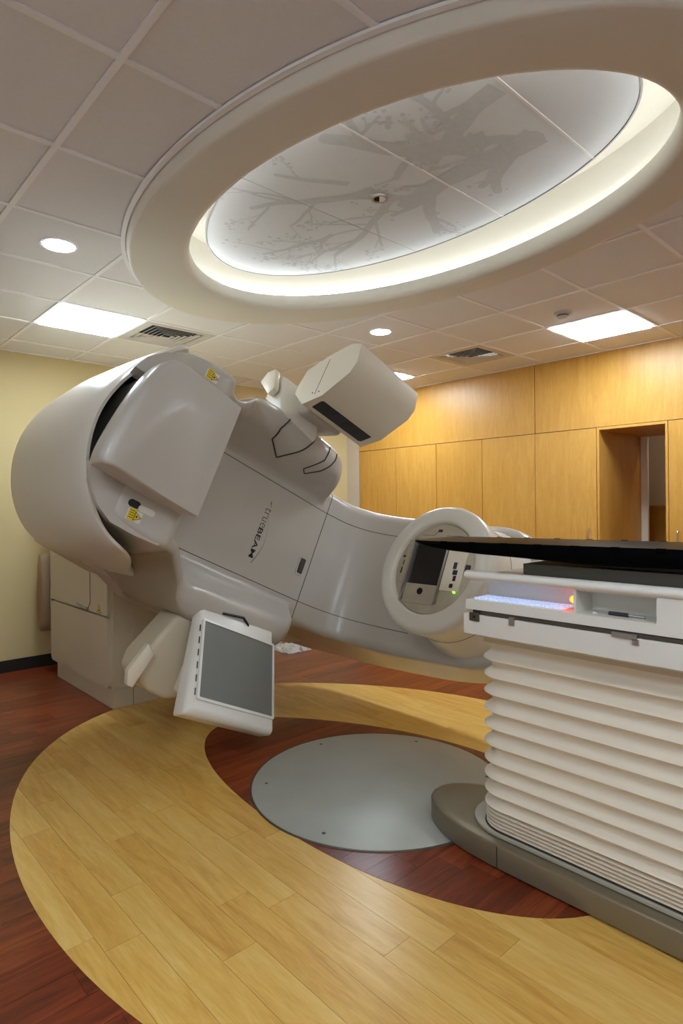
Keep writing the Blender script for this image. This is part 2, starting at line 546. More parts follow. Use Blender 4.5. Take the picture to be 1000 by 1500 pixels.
finish('edge_trim', loft_bm([oval(OC, OA - 0.014, OB - 0.014, CE - 0.002), oval(OC, OA - 0.014, OB - 0.014, CE - 0.012), oval(OC, OA + 0.008, OB + 0.008, CE - 0.012), oval(OC, OA + 0.008, OB + 0.008, CE - 0.001)], cap0=False, cap1=False), M['grid'], soffit, ang=30)
o = finish('cove_light', tube_bm(oval(IC, IA + 0.05, IB + 0.05, CE + 0.036, 96), 0.010, 6, closed=True), M['lamp_cove'])
tag(o, 'thin glowing light strip hidden behind the lip of the oval ceiling recess', 'light strip')

# ---- mural in the recess
ZM = CE + 0.15
UC, UA, UB = (2.20, 2.095), 0.652, 1.228
mural = thing('ceiling_mural', 'pale grey tree mural on panels inside the oval ceiling recess', 'mural', (UC[0], UC[1], ZM))
OVM = [(p[0], p[1]) for p in oval(UC, UA, UB, 0, 120)]
cuts = [UC[1] - UB - 0.01, 1.22, 1.79, 2.39, UC[1] + UB + 0.01]
panels = []
for k in range(4):
    poly = clip_convex([(1.3, cuts[k] + 0.002), (3.1, cuts[k] + 0.002), (3.1, cuts[k + 1] - 0.002), (1.3, cuts[k + 1] - 0.002)], OVM)
    bm = bmesh.new()
    a = [bm.verts.new((x, y, ZM)) for x, y in poly]; b = [bm.verts.new((x, y, ZM + 0.012)) for x, y in poly]
    bm.faces.new(a); bm.faces.new(b)
    for i in range(len(poly)): bm.faces.new((a[i], a[(i + 1) % len(poly)], b[(i + 1) % len(poly)], b[i]))
    panels.append((poly, finish('panel', bm, M['mural'], mural, smooth=False)))
finish('edge_band', loft_bm([oval(UC, UA + 0.001, UB + 0.001, ZM - 0.003), oval(UC, UA + 0.009, UB + 0.009, ZM - 0.003), oval(UC, UA + 0.009, UB + 0.009, ZM + 0.014), oval(UC, UA + 0.001, UB + 0.001, ZM + 0.014)], cap0=False, cap1=False), M['mural_edge'], mural, ang=30)
for y in (1.22, 1.79):
    h = UA * math.sqrt(1 - ((y - UC[1]) / UB) ** 2)
    finish('joint_strip', box_bm(UC[0] - h, UC[0] + h, y - 0.005, y + 0.005, ZM - 0.003, ZM + 0.002), M['paper'], mural, smooth=False)
# printed tree: flat branch shapes a hair below the panels
prints = []
def branch(p, ang, length, w, depth, rg):
    pts = [p]; a = ang; st = max(3, int(length / 0.05))
    for k in range(st):
        a += rg.uniform(-0.22, 0.22)
        q = pts[-1]; pts.append((q[0] + math.cos(a) * length / st, q[1] + math.sin(a) * length / st))
    for k in range(len(pts) - 1):
        w0, w1 = lerp(w, w * 0.6, k / st), lerp(w, w * 0.6, (k + 1) / st)
        (x0, y0), (x1, y1) = pts[k], pts[k + 1]
        dx, dy = x1 - x0, y1 - y0; l = math.hypot(dx, dy) or 1; nx, ny = -dy / l, dx / l
        prints.append([(x0 - nx * w0, y0 - ny * w0), (x1 - nx * w1, y1 - ny * w1), (x1 + nx * w1, y1 + ny * w1), (x0 + nx * w0, y0 + ny * w0)])
        if w0 > 0.008: prints.append([(x1 + w1 * math.cos(t), y1 + w1 * math.sin(t)) for t in [q * math.pi / 6 for q in range(12)]])
        if depth > 0 and rg.random() < (0.30 if depth > 1 else 0.22):
            branch(pts[k + 1], a + rg.choice((-1, 1)) * rg.uniform(0.5, 1.1), length * rg.uniform(0.35, 0.6), w1 * 0.5, depth - 1, rg)
    if depth <= 1:
        for k in range(5):
            cx, cy = pts[-1][0] + rg.uniform(-0.05, 0.05), pts[-1][1] + rg.uniform(-0.05, 0.05); rr = rg.uniform(0.006, 0.014)
            prints.append([(cx + rr * math.cos(t), cy + rr * math.sin(t)) for t in [k2 * math.pi / 3 for k2 in range(6)]])
rg = random.Random(11)
branch((2.32, 1.30), 1.45, 0.75, 0.075, 2, rg)
branch((2.18, 1.45), 1.75, 0.70, 0.06, 3, rg)
branch((2.42, 1.95), 0.9, 0.35, 0.035, 2, rg)
branch((2.12, 2.05), 1.9, 0.65, 0.030, 3, rg)
branch((2.25, 2.05), 1.25, 0.75, 0.026, 3, rg)
branch((2.0, 2.1), 2.6, 0.35, 0.02, 2, rg)
branch((2.30, 2.55), 1.3, 0.5, 0.018, 2, rg)
branch((1.95, 1.25), 1.2, 0.5, 0.05, 2, rg)
for poly, po in panels:
    bm = bmesh.new()
    for n_, q in enumerate(prints):
        area = sum(q[i - 1][0] * q[i][1] - q[i][0] * q[i - 1][1] for i in range(len(q)))
        c = clip_convex(q if area > 0 else q[::-1], poly)
        if len(c) >= 3:
            try: bm.faces.new([bm.verts.new((x, y, ZM - 0.0006 - 0.000004 * (n_ % 200))) for x, y in c])
            except ValueError: pass
    if bm.faces: finish('tree_print', bm, M['print'], po, smooth=False)['kind'] = 'stuff'
    else: bm.free()
bm = bmesh.new()
for a, b, z, m_ in ((0.0, 0.042, ZM - 0.004, 0),):
    loft_bm([oval((2.20, 2.09), 0.030, 0.030, ZM - 0.001, 24), oval((2.20, 2.09), 0.030, 0.030, ZM - 0.010, 24), oval((2.20, 2.09), 0.042, 0.042, ZM - 0.010, 24), oval((2.20, 2.09), 0.044, 0.044, ZM - 0.001, 24)], cap0=False, cap1=False, bm=bm)
o = finish('sprinkler_rosette', bm, M['steel'], mural)
finish('dark_opening', slab([(2.20 + 0.03 * math.cos(t), 2.09 + 0.03 * math.sin(t)) for t in [k * math.pi / 12 for k in range(24)]], ZM - 0.003, ZM - 0.0035), M['void'], o)
finish('cap_half', slab([(2.20 + 0.03 * math.cos(t), 2.09 + 0.03 * math.sin(t)) for t in [R(225) + k * math.pi / 12 for k in range(13)]], ZM - 0.004, ZM - 0.009), M['paper'], o)

# ---- ceiling fixtures
def panel_light(i, j, label):
    a, b, c, d = GX(i) + W, GX(i + 1) - W, GY(j) + W, GY(j + 1) - W
    b = min(b, X1 - 0.02)
    t = thing('ceiling_light', label, 'ceiling light', ((a + b) / 2, (c + d) / 2, CE), 'recessed panel lights')
    bm = bmesh.new()
    for q in ((a, b, c, c + 0.018), (a, b, d - 0.018, d), (a, a + 0.018, c + 0.018, d - 0.018), (b - 0.018, b, c + 0.018, d - 0.018)):
        box_bm(*q, CE - 0.003, CE + 0.03, bm=bm)
    finish('frame', bm, M['grid'], t, smooth=False)
    finish('diffuser', box_bm(a + 0.018, b - 0.018, c + 0.018, d - 0.018, CE - 0.012, CE + 0.01, bev=0.004), M['lamp_panel'], t)
for ij, lb in zip(LIGHTS, ('lit square ceiling panel left of the air vent above the gantry', 'lit square ceiling panel beside the smoke detector over the cabinets',
                           'lit square ceiling panel in the far corner, partly behind the tilted imaging box', 'unseen lit ceiling panel right behind the viewer, added to light the couch',
                           'unseen lit ceiling panel behind the viewer on the cabinet side, added as fill', 'unseen lit ceiling panel beyond the left picture edge, added as fill')):
    panel_light(*ij, lb)

def downlight(i, j, label):
    x, y = (GX(i) + GX(i + 1)) / 2, (GY(j) + GY(j + 1)) / 2
    CE = CEIL + 0.003
    t = thing('downlight', label, 'downlight', (x, y, CE), 'round downlights')
    c = (x, y)
    finish('rim', loft_bm([oval(c, 0.075, 0.075, CE + 0.0, 32), oval(c, 0.077, 0.077, CE - 0.006, 32), oval(c, 0.092, 0.092, CE - 0.005, 32), oval(c, 0.094, 0.094, CE, 32)], cap0=False, cap1=False), M['grid'], t)
    finish('lens', slab([(p[0], p[1]) for p in oval(c, 0.075, 0.075, 0, 32)], CE - 0.001, CE - 0.008), M['lamp_down'], t)
downlight(1, 5, 'round glowing downlight in the ceiling left of the oval soffit')
downlight(5, 5, 'round glowing downlight in the ceiling above the tilted imaging box')
downlight(1, -1, 'unseen round downlight added in the ceiling behind the viewer as fill')  # out of view, added along with the extra panels

def corridor_fill():  # added lamp, out of view, keeps the passage from rendering black
    x, y, z = 6.85, 1.75, CEIL
    t = thing('downlight', 'unseen downlight added to brighten the side passage behind the doorway niche', 'downlight', (x, y, z), 'round downlights')
    finish('rim', loft_bm([oval((x, y), 0.075, 0.075, z, 32), oval((x, y), 0.077, 0.077, z - 0.006, 32), oval((x, y), 0.092, 0.092, z - 0.005, 32), oval((x, y), 0.094, 0.094, z, 32)], cap0=False, cap1=False), M['grid'], t)
    finish('lens', slab([(p[0], p[1]) for p in oval((x, y), 0.075, 0.075, 0, 32)], z - 0.001, z - 0.008), M['lamp_fill'], t)
corridor_fill()

def vent(i, j, label):
    a, b, c, d = GX(i) + W, GX(i + 1) - W, GY(j) + W, GY(j + 1) - W
    cx, cy = (a + b) / 2, (c + d) / 2; h = (b - a) / 2
    t = thing('air_vent', label, 'air vent', (cx, cy, CE), 'louvred square air vents')
    sq = lambda k, z: [(cx - k, cy - k, z), (cx + k, cy - k, z), (cx + k, cy + k, z), (cx - k, cy + k, z)]
    finish('frame', loft_bm([sq(h, CE + 0.02), sq(h, CE - 0.003), sq(h - 0.06, CE - 0.005), sq(h - 0.065, CE + 0.03)], cap0=False, cap1=False), M['vent'], t, smooth=False)
    finish('backing', box_bm(cx - h, cx + h, cy - h, cy + h, CE + 0.075, CE + 0.08), M['void'], t, smooth=False)
    n = 6
    for k in range(n):
        ko = h - 0.065 - k * 0.037
        bm = loft_bm([sq(ko + 0.006, CE - 0.004), sq(ko + 0.005, CE - 0.0055), sq(ko - 0.010, CE + 0.0015), sq(ko - 0.009, CE + 0.003)], cap0=False, cap1=False)
        finish('louvre', bm, M['vent'], t, smooth=False)
vent(3, 7, 'square louvred air vent beside the lit panel above the gantry')
vent(7, 5, 'square louvred air vent near the wooden cabinets')

CT = CE + 0.003
sd = (GX(6) + 0.56 * 0.6096, GY(3) + 0.53 * 0.6096)
t = thing('smoke_detector', 'white round smoke detector on the ceiling beside the lit panel', 'smoke detector', (*sd, CT))
finish('base', loft_bm([oval(sd, 0.062, 0.062, CT, 28), oval(sd, 0.062, 0.062, CT - 0.012, 28), oval(sd, 0.05, 0.05, CT - 0.018, 28)], cap0=False), M['vent'], t)
finish('sensor_cap', loft_bm([oval(sd, 0.042, 0.042, CT - 0.018, 28), oval(sd, 0.040, 0.040, CT - 0.034, 28), oval(sd, 0.030, 0.030, CT - 0.044, 28), oval(sd, 0.012, 0.012, CT - 0.047, 28)], cap0=False), M['vent'], t)
finish('sensor_slot', loft_bm([oval(sd, 0.0425, 0.0425, CT - 0.023, 28), oval(sd, 0.0425, 0.0425, CT - 0.030, 28)], cap0=False, cap1=False), M['void'], t)

# ------------------------------------------------------------------ wooden cabinets
edges = [5.64, 5.01, 4.39, 3.77, 3.15, 2.53]
where = ['nearest the cream corner, half hidden by the imaging box', 'second from the cream corner', 'third from the cream corner', 'behind the round treatment head', 'left of the open doorway niche']
def cabinet(y0, y1, label, hside):
    t = thing('tall_cabinet', label, 'cabinet', (X1 + 0.3, (y0 + y1) / 2, 0), 'tall wooden cabinets')
    bm = bmesh.new()
    box_bm(X1 + 0.022, 6.13, y0 + 0.0015, y0 + 0.02, 0.0, 2.118, bm=bm); box_bm(X1 + 0.022, 6.13, y1 - 0.02, y1 - 0.0015, 0.0, 2.118, bm=bm)
    box_bm(X1 + 0.022, 6.13, y0 + 0.02, y1 - 0.02, 2.1, 2.118, bm=bm); box_bm(6.11, 6.13, y0 + 0.02, y1 - 0.02, 0.0, 2.1, bm=bm)
    box_bm(X1 + 0.06, 6.11, y0 + 0.02, y1 - 0.02, 0.0, 0.1, bm=bm)
    finish('body', bm, M['maple_cab'], t, smooth=False)
    d = finish('door', box_bm(X1, X1 + 0.02, y0 + 0.003, y1 - 0.003, 0.1, 2.115, bev=0.0015, seg=1), M['maple_cab'], t, smooth=False)
    hy = y0 + 0.075 if hside < 0 else y1 - 0.075
    finish('handle', tube_bm([(X1 - 0.001, hy, 1.185), (X1 - 0.022, hy, 1.182), (X1 - 0.03, hy, 1.172), (X1 - 0.03, hy, 1.085), (X1 - 0.022, hy, 1.075), (X1 - 0.001, hy, 1.072)], 0.006, 8), M['steel'], d)
for k in range(5):
    cabinet(edges[k + 1], edges[k], 'tall maple cabinet door ' + where[k], 1 if k % 2 else -1)
cabinet(1.30, 1.915, 'tall maple cabinet door right of the open doorway niche', 1)
cabinet(0.68, 1.295, 'tall maple cabinet door beyond the right picture edge', -1)
for (a, b) in ((3.15, 5.645), (0.68, 3.145)):
    finish('panel', box_bm(X1, X1 + 0.03, a + 0.0015, b - 0.0015, 2.122, CE - 0.002, bev=0.001, seg=1), M['maple_cab'], wall_right, smooth=False)
# doorway niche lining
lining = thing('doorway_lining', 'maple lining boards of the open doorway niche between cabinets', 'doorway lining', (5.9, 2.22, 0))
finish('side_board', box_bm(X1 + 0.002, 6.50, 2.505, 2.527, 0.0, 2.118, bev=0.001, seg=1), M['maple_cab'], lining, smooth=False)
finish('side_board', box_bm(X1 + 0.002, 6.50, 1.918, 1.938, 0.0, 2.118, bev=0.001, seg=1), M['maple_cab'], lining, smooth=False)
finish('head_board', box_bm(X1 + 0.002, 6.50, 1.938, 2.505, 2.095, 2.118, bev=0.001, seg=1), M['maple_cab'], lining, smooth=False)
finish('edge_strip', box_bm(6.47, 6.50, 2.44, 2.505, 0.0, 2.095, bev=0.001, seg=1), M['soffit'], lining, smooth=False)
t = thing('low_cupboard', 'low maple cupboard seen through the open doorway niche', 'cupboard', (7.1, 2.2, 0))
finish('body', box_bm(6.92, 7.34, 1.3, 2.64, 0, 1.37, bev=0.002, seg=1), M['maple_cab'], t, smooth=False)
finish('top_board', box_bm(6.90, 7.34, 1.29, 2.65, 1.371, 1.395, bev=0.002, seg=1), M['maple_cab'], t, smooth=False)

# ------------------------------------------------------------------ turntable disc in the floor
DC = (2.255, 2.195)   # the couch base rides on this plate
t = thing('turntable_disc', 'round grey steel turntable plate set into the floor before the couch', 'turntable', (*DC, 0))
circ = lambda c, r, z, n=96: [(c[0] + r * math.cos(2 * math.pi * k / n), c[1] + r * math.sin(2 * math.pi * k / n), z) for k in range(n)]
finish('plate', loft_bm([circ(DC, 0.642, 0.0026), circ(DC, 0.642, 0.0065), circ(DC, 0.639, 0.0075)], cap0=False), M['disc'], t)
finish('rim', loft_bm([circ(DC, 0.643, 0.0045), circ(DC, 0.643, 0.0070), circ(DC, 0.650, 0.0070), circ(DC, 0.652, 0.0026)], cap0=False, cap1=False), M['steel_dark'], t)
for k in range(6):
    a = R(20 + 60 * k)
    c = (DC[0] + 0.57 * math.cos(a), DC[1] + 0.57 * math.sin(a))
    finish('screw', loft_bm([circ(c, 0.009, 0.0074, 10), circ(c, 0.007, 0.0088, 10)], cap0=False), M['steel_dark'], t)

# ------------------------------------------------------------------ linear accelerator
ISO = Vector((2.30, 2.27, 1.295))
ga = R(25)
e_r = Vector((math.cos(ga), 0, -math.sin(ga)))
e_t = Vector((-math.sin(ga), 0, -math.cos(ga)))
e_y = Vector((0, 1, 0))
def P(r, t, y): return ISO + e_r * r + e_t * t + e_y * y

linac = thing('linear_accelerator', 'large off-white radiotherapy machine with tilted gantry and two imaging arms', 'linear accelerator', (2.3, 4.9, 0))

# ---- main gantry cover: a sheet lofted along the arm, housing end (-r) to treatment head end (+r)
#  path parameter, front r, front Y (centre), forward shoulder offset, half width, back r, back Y, back half width
ST = [
    [0.0, -1.205, 0.46, 0.00, 0.340, -1.16, 0.98, 0.34],
    [0.3, -1.19, 0.41, 0.00, 0.400, -1.16, 1.00, 0.38],
    [0.7, -1.15, 0.382, 0.00, 0.430, -1.14, 1.02, 0.41],
    [1.0, -1.10, 0.376, 0.00, 0.450, -1.10, 1.05, 0.43],
    [1.5, -1.02, 0.375, 0.00, 0.466, -1.02, 1.10, 0.45],
    [2.2, -0.92, 0.375, 0.00, 0.476, -0.92, 1.30, 0.49],
    [2.6, -0.86, 0.385, 0.00, 0.475, -0.86, 1.55, 0.55],
    [2.9, -0.80, 0.48, 0.00, 0.465, -0.80, 1.58, 0.56],
    [3.2, -0.73, 0.80, 0.26, 0.462, -0.73, 1.60, 0.58],
    [3.5, -0.65, 0.98, 0.36, 0.500, -0.65, 1.60, 0.61],
    [3.8, -0.56, 1.06, 0.37, 0.575, -0.56, 1.60, 0.65],
    [4.1, -0.49, 1.08, 0.31, 0.645, -0.49, 1.62, 0.68],
    [4.5, -0.40, 1.08, 0.29, 0.695, -0.40, 1.63, 0.70],
    [5.0, -0.25, 1.08, 0.28, 0.720, -0.25, 1.65, 0.71],
    [6.0, 0.05, 1.08, 0.27, 0.720, 0.05, 1.70, 0.71],
    [7.0, 0.30, 1.08, 0.25, 0.705, 0.30, 1.70, 0.70],
    [7.5, 0.40, 1.08, 0.20, 0.660, 0.40, 1.70, 0.68],
    [7.8, 0.45, 1.08, 0.10, 0.580, 0.46, 1.70, 0.64],
    [8.1, 0.50, 1.08, 0.00, 0.525, 0.54, 1.70, 0.60],
    [8.6, 0.60, 1.07, 0.00, 0.505, 0.70, 1.70, 0.58],
    [9.2, 0.74, 1.035, 0.00, 0.500, 0.95, 1.70, 0.57],
    [9.7, 0.86, 0.94, 0.00, 0.500, 1.20, 1.62, 0.57],
    [10.1, 0.93, 0.80, 0.00, 0.500, 1.30, 1.35, 0.56],
    [10.5, 0.97, 0.62, 0.00, 0.500, 1.32, 1.00, 0.56],
    [11.0, 1.00, 0.36, 0.00, 0.495, 1.32, 0.60, 0.55],
    [11.5, 1.02, 0.10, 0.00, 0.480, 1.32, 0.20, 0.53],
    [12.0, 1.010, -0.12, 0.00, 0.465, 1.31, -0.10, 0.49],
    [12.4, 1.005, -0.27, 0.00, 0.410, 1.30, -0.28, 0.44],
    [12.7, 1.01, -0.37, 0.00, 0.310, 1.29, -0.38, 0.33],
    [12.9, 1.03, -0.43, 0.00, 0.170, 1.28, -0.43, 0.18],
    [13.0, 1.08, -0.455, 0.00, 0.020, 1.26, -0.455, 0.02],
]
TI = 0.36
def cover_rad(r):
    return 0.035 + 0.07 * smooth01((r + 0.52) / 0.22) - 0.045 * smooth01((r - 0.40) / 0.2)
def cover_section(v):
    r, y, sh, hw, rb, yb, hwb = interp(ST, v)
    F, B = Vector((r, 0, y)), Vector((rb, 0, yb))
    D = B - F; dl = D.length; D = D / dl
    rad = min(cover_rad(r), 0.35 * hw, 0.3 * dl)
    ti = min(TI, hw * 0.72)
    half = [(ti * k, 0.0) for k in (0.0, 0.35, 0.7, 1.0)]
    so = sh
    inner = (0.07, 0.18, 0.31, 0.44, 0.58)
    for k in inner:
        half.append((ti + (hw - rad - ti) * k, -so * smooth01(k / 0.8)))
    for k in (0.70, 0.85):
        half.append((ti + (hw - rad - ti) * k, -so * smooth01(k / 0.8)))
    for k in range(6):
        a = R(90 * k / 5)
        half.append((hw - rad + rad * math.sin(a), -so + rad * (1 - math.cos(a))))
    top = -so + rad
    for k in (0.2, 0.4, 0.6, 0.8, 1.0):
        half.append((lerp(hw, hwb, k), lerp(top, dl, k)))
    full = [(-t, d) for t, d in half[:0:-1]] + half
    pts = []
    for t, d in full:
        q = F + D * d
        pts.append(P(q.x, t, q.z))
    return pts
vs_ = []
v = 0.0
while v < 13.0001:
    vs_.append(min(v, 13.0)); v += 0.1
cover = finish('gantry_cover', loft_bm([cover_section(v) for v in vs_], closed=True), M['pearl'], linac, ang=45)

def cover_front(v, t, lift=0.0):
    r, y, sh, hw, rb, yb, hwb = interp(ST, v)
    D = Vector((rb - r, 0, yb - y)).normalized()
    rad = cover_rad(r)
    d = 0.0
    at = abs(t)
    if at > TI and hw > TI + rad:
        d = -sh * smooth01((at - TI) / (hw - rad - TI) / 0.8)
        if at > hw - rad:
            k = min(1.0, (at - hw + rad) / rad); d += rad * (1 - math.sqrt(max(0, 1 - k * k)))
    q = Vector((r, 0, y)) + D * (d - lift)
    return P(q.x, t, q.z)
# seams
for t in (-0.335, 0.335):
    finish('seam', tube_bm([cover_front(4.0 + 6.9 * k / 60, t, 0.0002) for k in range(61)], 0.0022, 5), M['dark_seam'], cover)
path = [cover_front(8.35, -0.505 + 1.01 * k / 50, 0.0002) for k in range(51)]
finish('seam', tube_bm(path, 0.0024, 5), M['dark_seam'], cover)
def side_pt(v, k, s):
    r, y, sh, hw, rb, yb, hwb = interp(ST, v)
    return P(lerp(r, rb, k), s * (lerp(hw, hwb, k) + 0.0005), lerp(y, yb, k))
finish('seam', tube_bm([side_pt(8.35, 0.12 + 0.88 * k / 10, 1) for k in range(11)], 0.0024, 5), M['dark_seam'], cover)
# grip slot on the cover; dark inlays paint the shade of a recess
YF = 1.08
sl = rrect(0.455, 0.505, 0.045, 0.155, 0.010, 4)
bm = bmesh.new()
out = rrect(0.443, 0.517, 0.033, 0.167, 0.016, 4)
loft_bm([[P(a, b, YF + 0.001) for a, b in out], [P(a, b, YF - 0.004) for a, b in out], [P(a, b, YF - 0.004) for a, b in sl], [P(a, b, YF + 0.001) for a, b in sl]], cap0=False, cap1=False, bm=bm)
slot = finish('grip_slot', bm, M['pearl'], cover, ang=30)
finish('slot_floor', prism_bm(sl, lambda p: P(p[0], p[1], YF - 0.0005), lambda p: P(p[0], p[1], YF - 0.0012)), M['steel_dark'], slot)
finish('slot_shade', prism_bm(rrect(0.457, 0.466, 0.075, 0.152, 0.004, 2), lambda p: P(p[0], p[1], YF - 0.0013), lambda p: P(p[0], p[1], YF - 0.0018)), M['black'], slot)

# lettering
def text_mesh(body, size, extr, bold=0.0, shear=0.0):
    cu = bpy.data.curves.new('lettering', 'FONT')
    cu.body = body; cu.size = size; cu.extrude = extr; cu.offset = bold; cu.shear = shear
    ob = bpy.data.objects.new('lettering', cu); COL.objects.link(ob)
    bpy.context.view_layer.update()
    me = bpy.data.meshes.new_from_object(ob.evaluated_get(bpy.context.evaluated_depsgraph_get()))
    bpy.data.objects.remove(ob); bpy.data.curves.remove(cu)
    return me
def letter(name, body, size, t0, t1, r0, height, bold, m_, shear=0.0):
    me = text_mesh(body, size, 0.0004, bold, shear)
    xs = [v.co.x for v in me.vertices]; ys = [v.co.y for v in me.vertices]
    x0, x1, y0, y1 = min(xs), max(xs), min(ys), max(ys)
    base = root_loc(linac)
    for v in me.vertices:
        t = lerp(t0, t1, (v.co.x - x0) / (x1 - x0)); r = r0 + (v.co.y - y0) / (y1 - y0) * height
        v.co = P(r, t, YF - 0.0007 - v.co.z) - base
    me.materials.append(m_)
    o = bpy.data.objects.new(name, me); COL.objects.link(o); o.parent = cover
    return o
letter('lettering', 'true', 0.06, -0.155, -0.015, 0.038, 0.048, -0.0008, M['text_grey'])
letter('lettering', 'BEAM', 0.06, -0.010, 0.200, 0.038, 0.038, 0.0008, M['text_black'])
def flat_strip(pts, w, y, m_, name):
    bm = bmesh.new()
    for k in range(len(pts) - 1):
        (r0, t0), (r1, t1) = pts[k], pts[k + 1]
        w0, w1 = w(k / (len(pts) - 1)), w((k + 1) / (len(pts) - 1))
        bm.faces.new([bm.verts.new(P(*q, y)) for q in ((r0 - w0, t0), (r0 + w0, t0), (r1 + w1, t1), (r1 - w1, t1))])
    return finish(name, bm, m_, cover, smooth=False)
flat_strip([(0.075 + 0.045 * math.sin(math.pi * k / 20), -0.11 + 0.34 * k / 20) for k in range(21)], lambda k: 0.0006 + 0.0028 * k * k, YF - 0.0006, M['text_grey'], 'logo_stroke')
flat_strip([(0.062 + 0.012 * k / 4, -0.205 + 0.04 * k / 4) for k in range(5)], lambda k: 0.0032 - 0.002 * k, YF - 0.0006, M['text_black'], 'logo_stroke')

# ---- rear bulging shell at the housing end
OUT = [(-0.45, -0.62), (-0.75, -0.63), (-0.98, -0.615), (-1.10, -0.56), (-1.20, -0.46), (-1.29, -0.32), (-1.36, -0.16), (-1.39, 0.0),
       (-1.375, 0.16), (-1.32, 0.31), (-1.23, 0.44), (-1.12, 0.53), (-0.98, 0.575), (-0.75, 0.585), (-0.45, 0.58)]
def spl(pts, n=6):
    out = []
    for i in range(len(pts) - 1):
        p0, p1, p2, p3 = pts[max(i - 1, 0)], pts[i], pts[i + 1], pts[min(i + 2, len(pts) - 1)]
        for k in range(n):
            t = k / n
            out.append(tuple(0.5 * (2 * b + (c - a) * t + (2 * a - 5 * b + 4 * c - d) * t * t + (-a + 3 * b - 3 * c + d) * t**3) for a, b, c, d in zip(p0, p1, p2, p3)))
    out.append(pts[-1])
    return out
OUTS = spl(OUT)
SH = [(1.98, 0.70, 0.72), (1.93, 0.84, 0.86), (1.82, 0.93, 0.94), (1.65, 0.98, 0.985), (1.4, 1.0, 1.0), (1.1, 1.0, 1.0), (0.85, 0.998, 0.995), (0.62, 0.993, 0.985), (0.49, 0.987, 0.975),
      (0.472, 0.978, 0.962), (0.475, 0.962, 0.940), (0.56, 0.95, 0.925), (1.0, 0.93, 0.90)]
rings = [[P(-0.5 + (r + 0.5) * a, t * b * (1 - (0.20 * smooth01((r + 1.16) / 0.28) if t < 0 else 0)), max(y, lerp(y, 1.15, smooth01((r + (1.06 if t > 0 else 1.16)) / (0.5 if t > 0 else 0.3))))) for r, t in OUTS] for y, a, b in SH]
shell = finish('rear_shell', loft_bm(rings, closed=True, cap0=True, cap1=True), M['shell'], linac, ang=50)
# back frame of the gantry and drum towards the stand
fr = [(-1.05, -0.52), (-0.8, -0.60), (0.9, -0.60), (1.22, -0.45), (1.28, 0.0), (1.22, 0.45), (0.9, 0.60), (-0.6, 0.62), (-1.0, 0.56), (-1.12, 0.3), (-1.12, -0.3)]
finish('back_frame', prism_bm(fr, lambda p: P(p[0], p[1], 1.45), lambda p: P(p[0] * 0.96, p[1] * 0.96, 1.96), bev=0.03), M['stand'], linac, ang=45)
def axis_ring(rad, y, n=48): return [P(rad * math.cos(2 * math.pi * k / n), rad * math.sin(2 * math.pi * k / n), y) for k in range(n)]
finish('drum', loft_bm([axis_ring(0.62, 1.90), axis_ring(0.62, 1.985)]), M['inner_grey'], linac)

# ---- portal imager housing: the big lid at the housing end
def lidY(r): return 0.135 + (r + 1.39) * 0.21
lid_out = spl([(-0.835, -0.285), (-1.05, -0.285), (-1.20, -0.285), (-1.265, -0.265), (-1.315, -0.19), (-1.350, -0.05), (-1.370, 0.10), (-1.378, 0.22), (-1.365, 0.285), (-1.3, 0.29), (-1.0, 0.295), (-0.835, 0.295)], 3)
rings = []
for d, y_add in ((0.055, 0.0), (0.035, 0.004), (0.015, 0.016), (0.004, 0.032), (0.0, 0.055), (0.0, 0.12), (0.012, 0.17)):
    ring = []
    for r, t in lid_out:
        k = smooth01((-0.9 - r) / 0.45)
        dd = d * k + d * 0.18 * (1 - k)
        rr = -1.1 + (r + 1.1) * (1 - dd / 0.29) if r < -1.1 else r
        tt = t * (1 - dd * 0.25 / 0.29)
        ring.append(P(rr, tt, lidY(rr) + y_add * (k if y_add < 0.056 else 1)))
    rings.append(ring)
lid = finish('imager_lid', loft_bm(rings), M['pearl'], linac, ang=50)
finish('lid_hinge', hull_bm([P(r, t, y) for r in (-1.18, -0.86) for t in (-0.26, 0.26) for y in (0.30, 0.40)], 0.01), M['inner_grey'], lid)
for s_ in (-1, 1):
    ts = s_ * (1.0 if s_ > 0 else 0.90)
    lobe = [(-1.335, 0.25), (-1.305, 0.33), (-1.235, 0.412), (-1.15, 0.462), (-1.02, 0.474), (-0.90, 0.472), (-0.88, 0.44), (-0.88, 0.25)]
    finish('housing_lobe', prism_bm([(a, ts * b) for a, b in lobe], lambda p: P(p[0], p[1], 0.384), lambda p: P(p[0] * 0.985, p[1] * 0.97, 0.50), bev=0.022, seg=3), M['pearl'], cover, ang=45)
# gadgets in the slot between lid and shell
finish('slot_roller', tube_bm([P(-1.235, -0.30, 0.52), P(-1.235, -0.22, 0.52)], 0.035, 14), M['black'], shell)
finish('slot_strut', tube_bm([P(-1.26, -0.21, 0.50), P(-1.20, -0.21, 0.56)], 0.008, 8), M['black'], shell)
finish('slot_panel', hull_bm([P(-1.275, t, y) for t in (-0.20, 0.26) for y in (0.46, 0.80)] + [P(-1.22, t, y) for t in (-0.30, 0.30) for y in (0.46, 0.80)], 0.008), M['inner_grey'], shell)
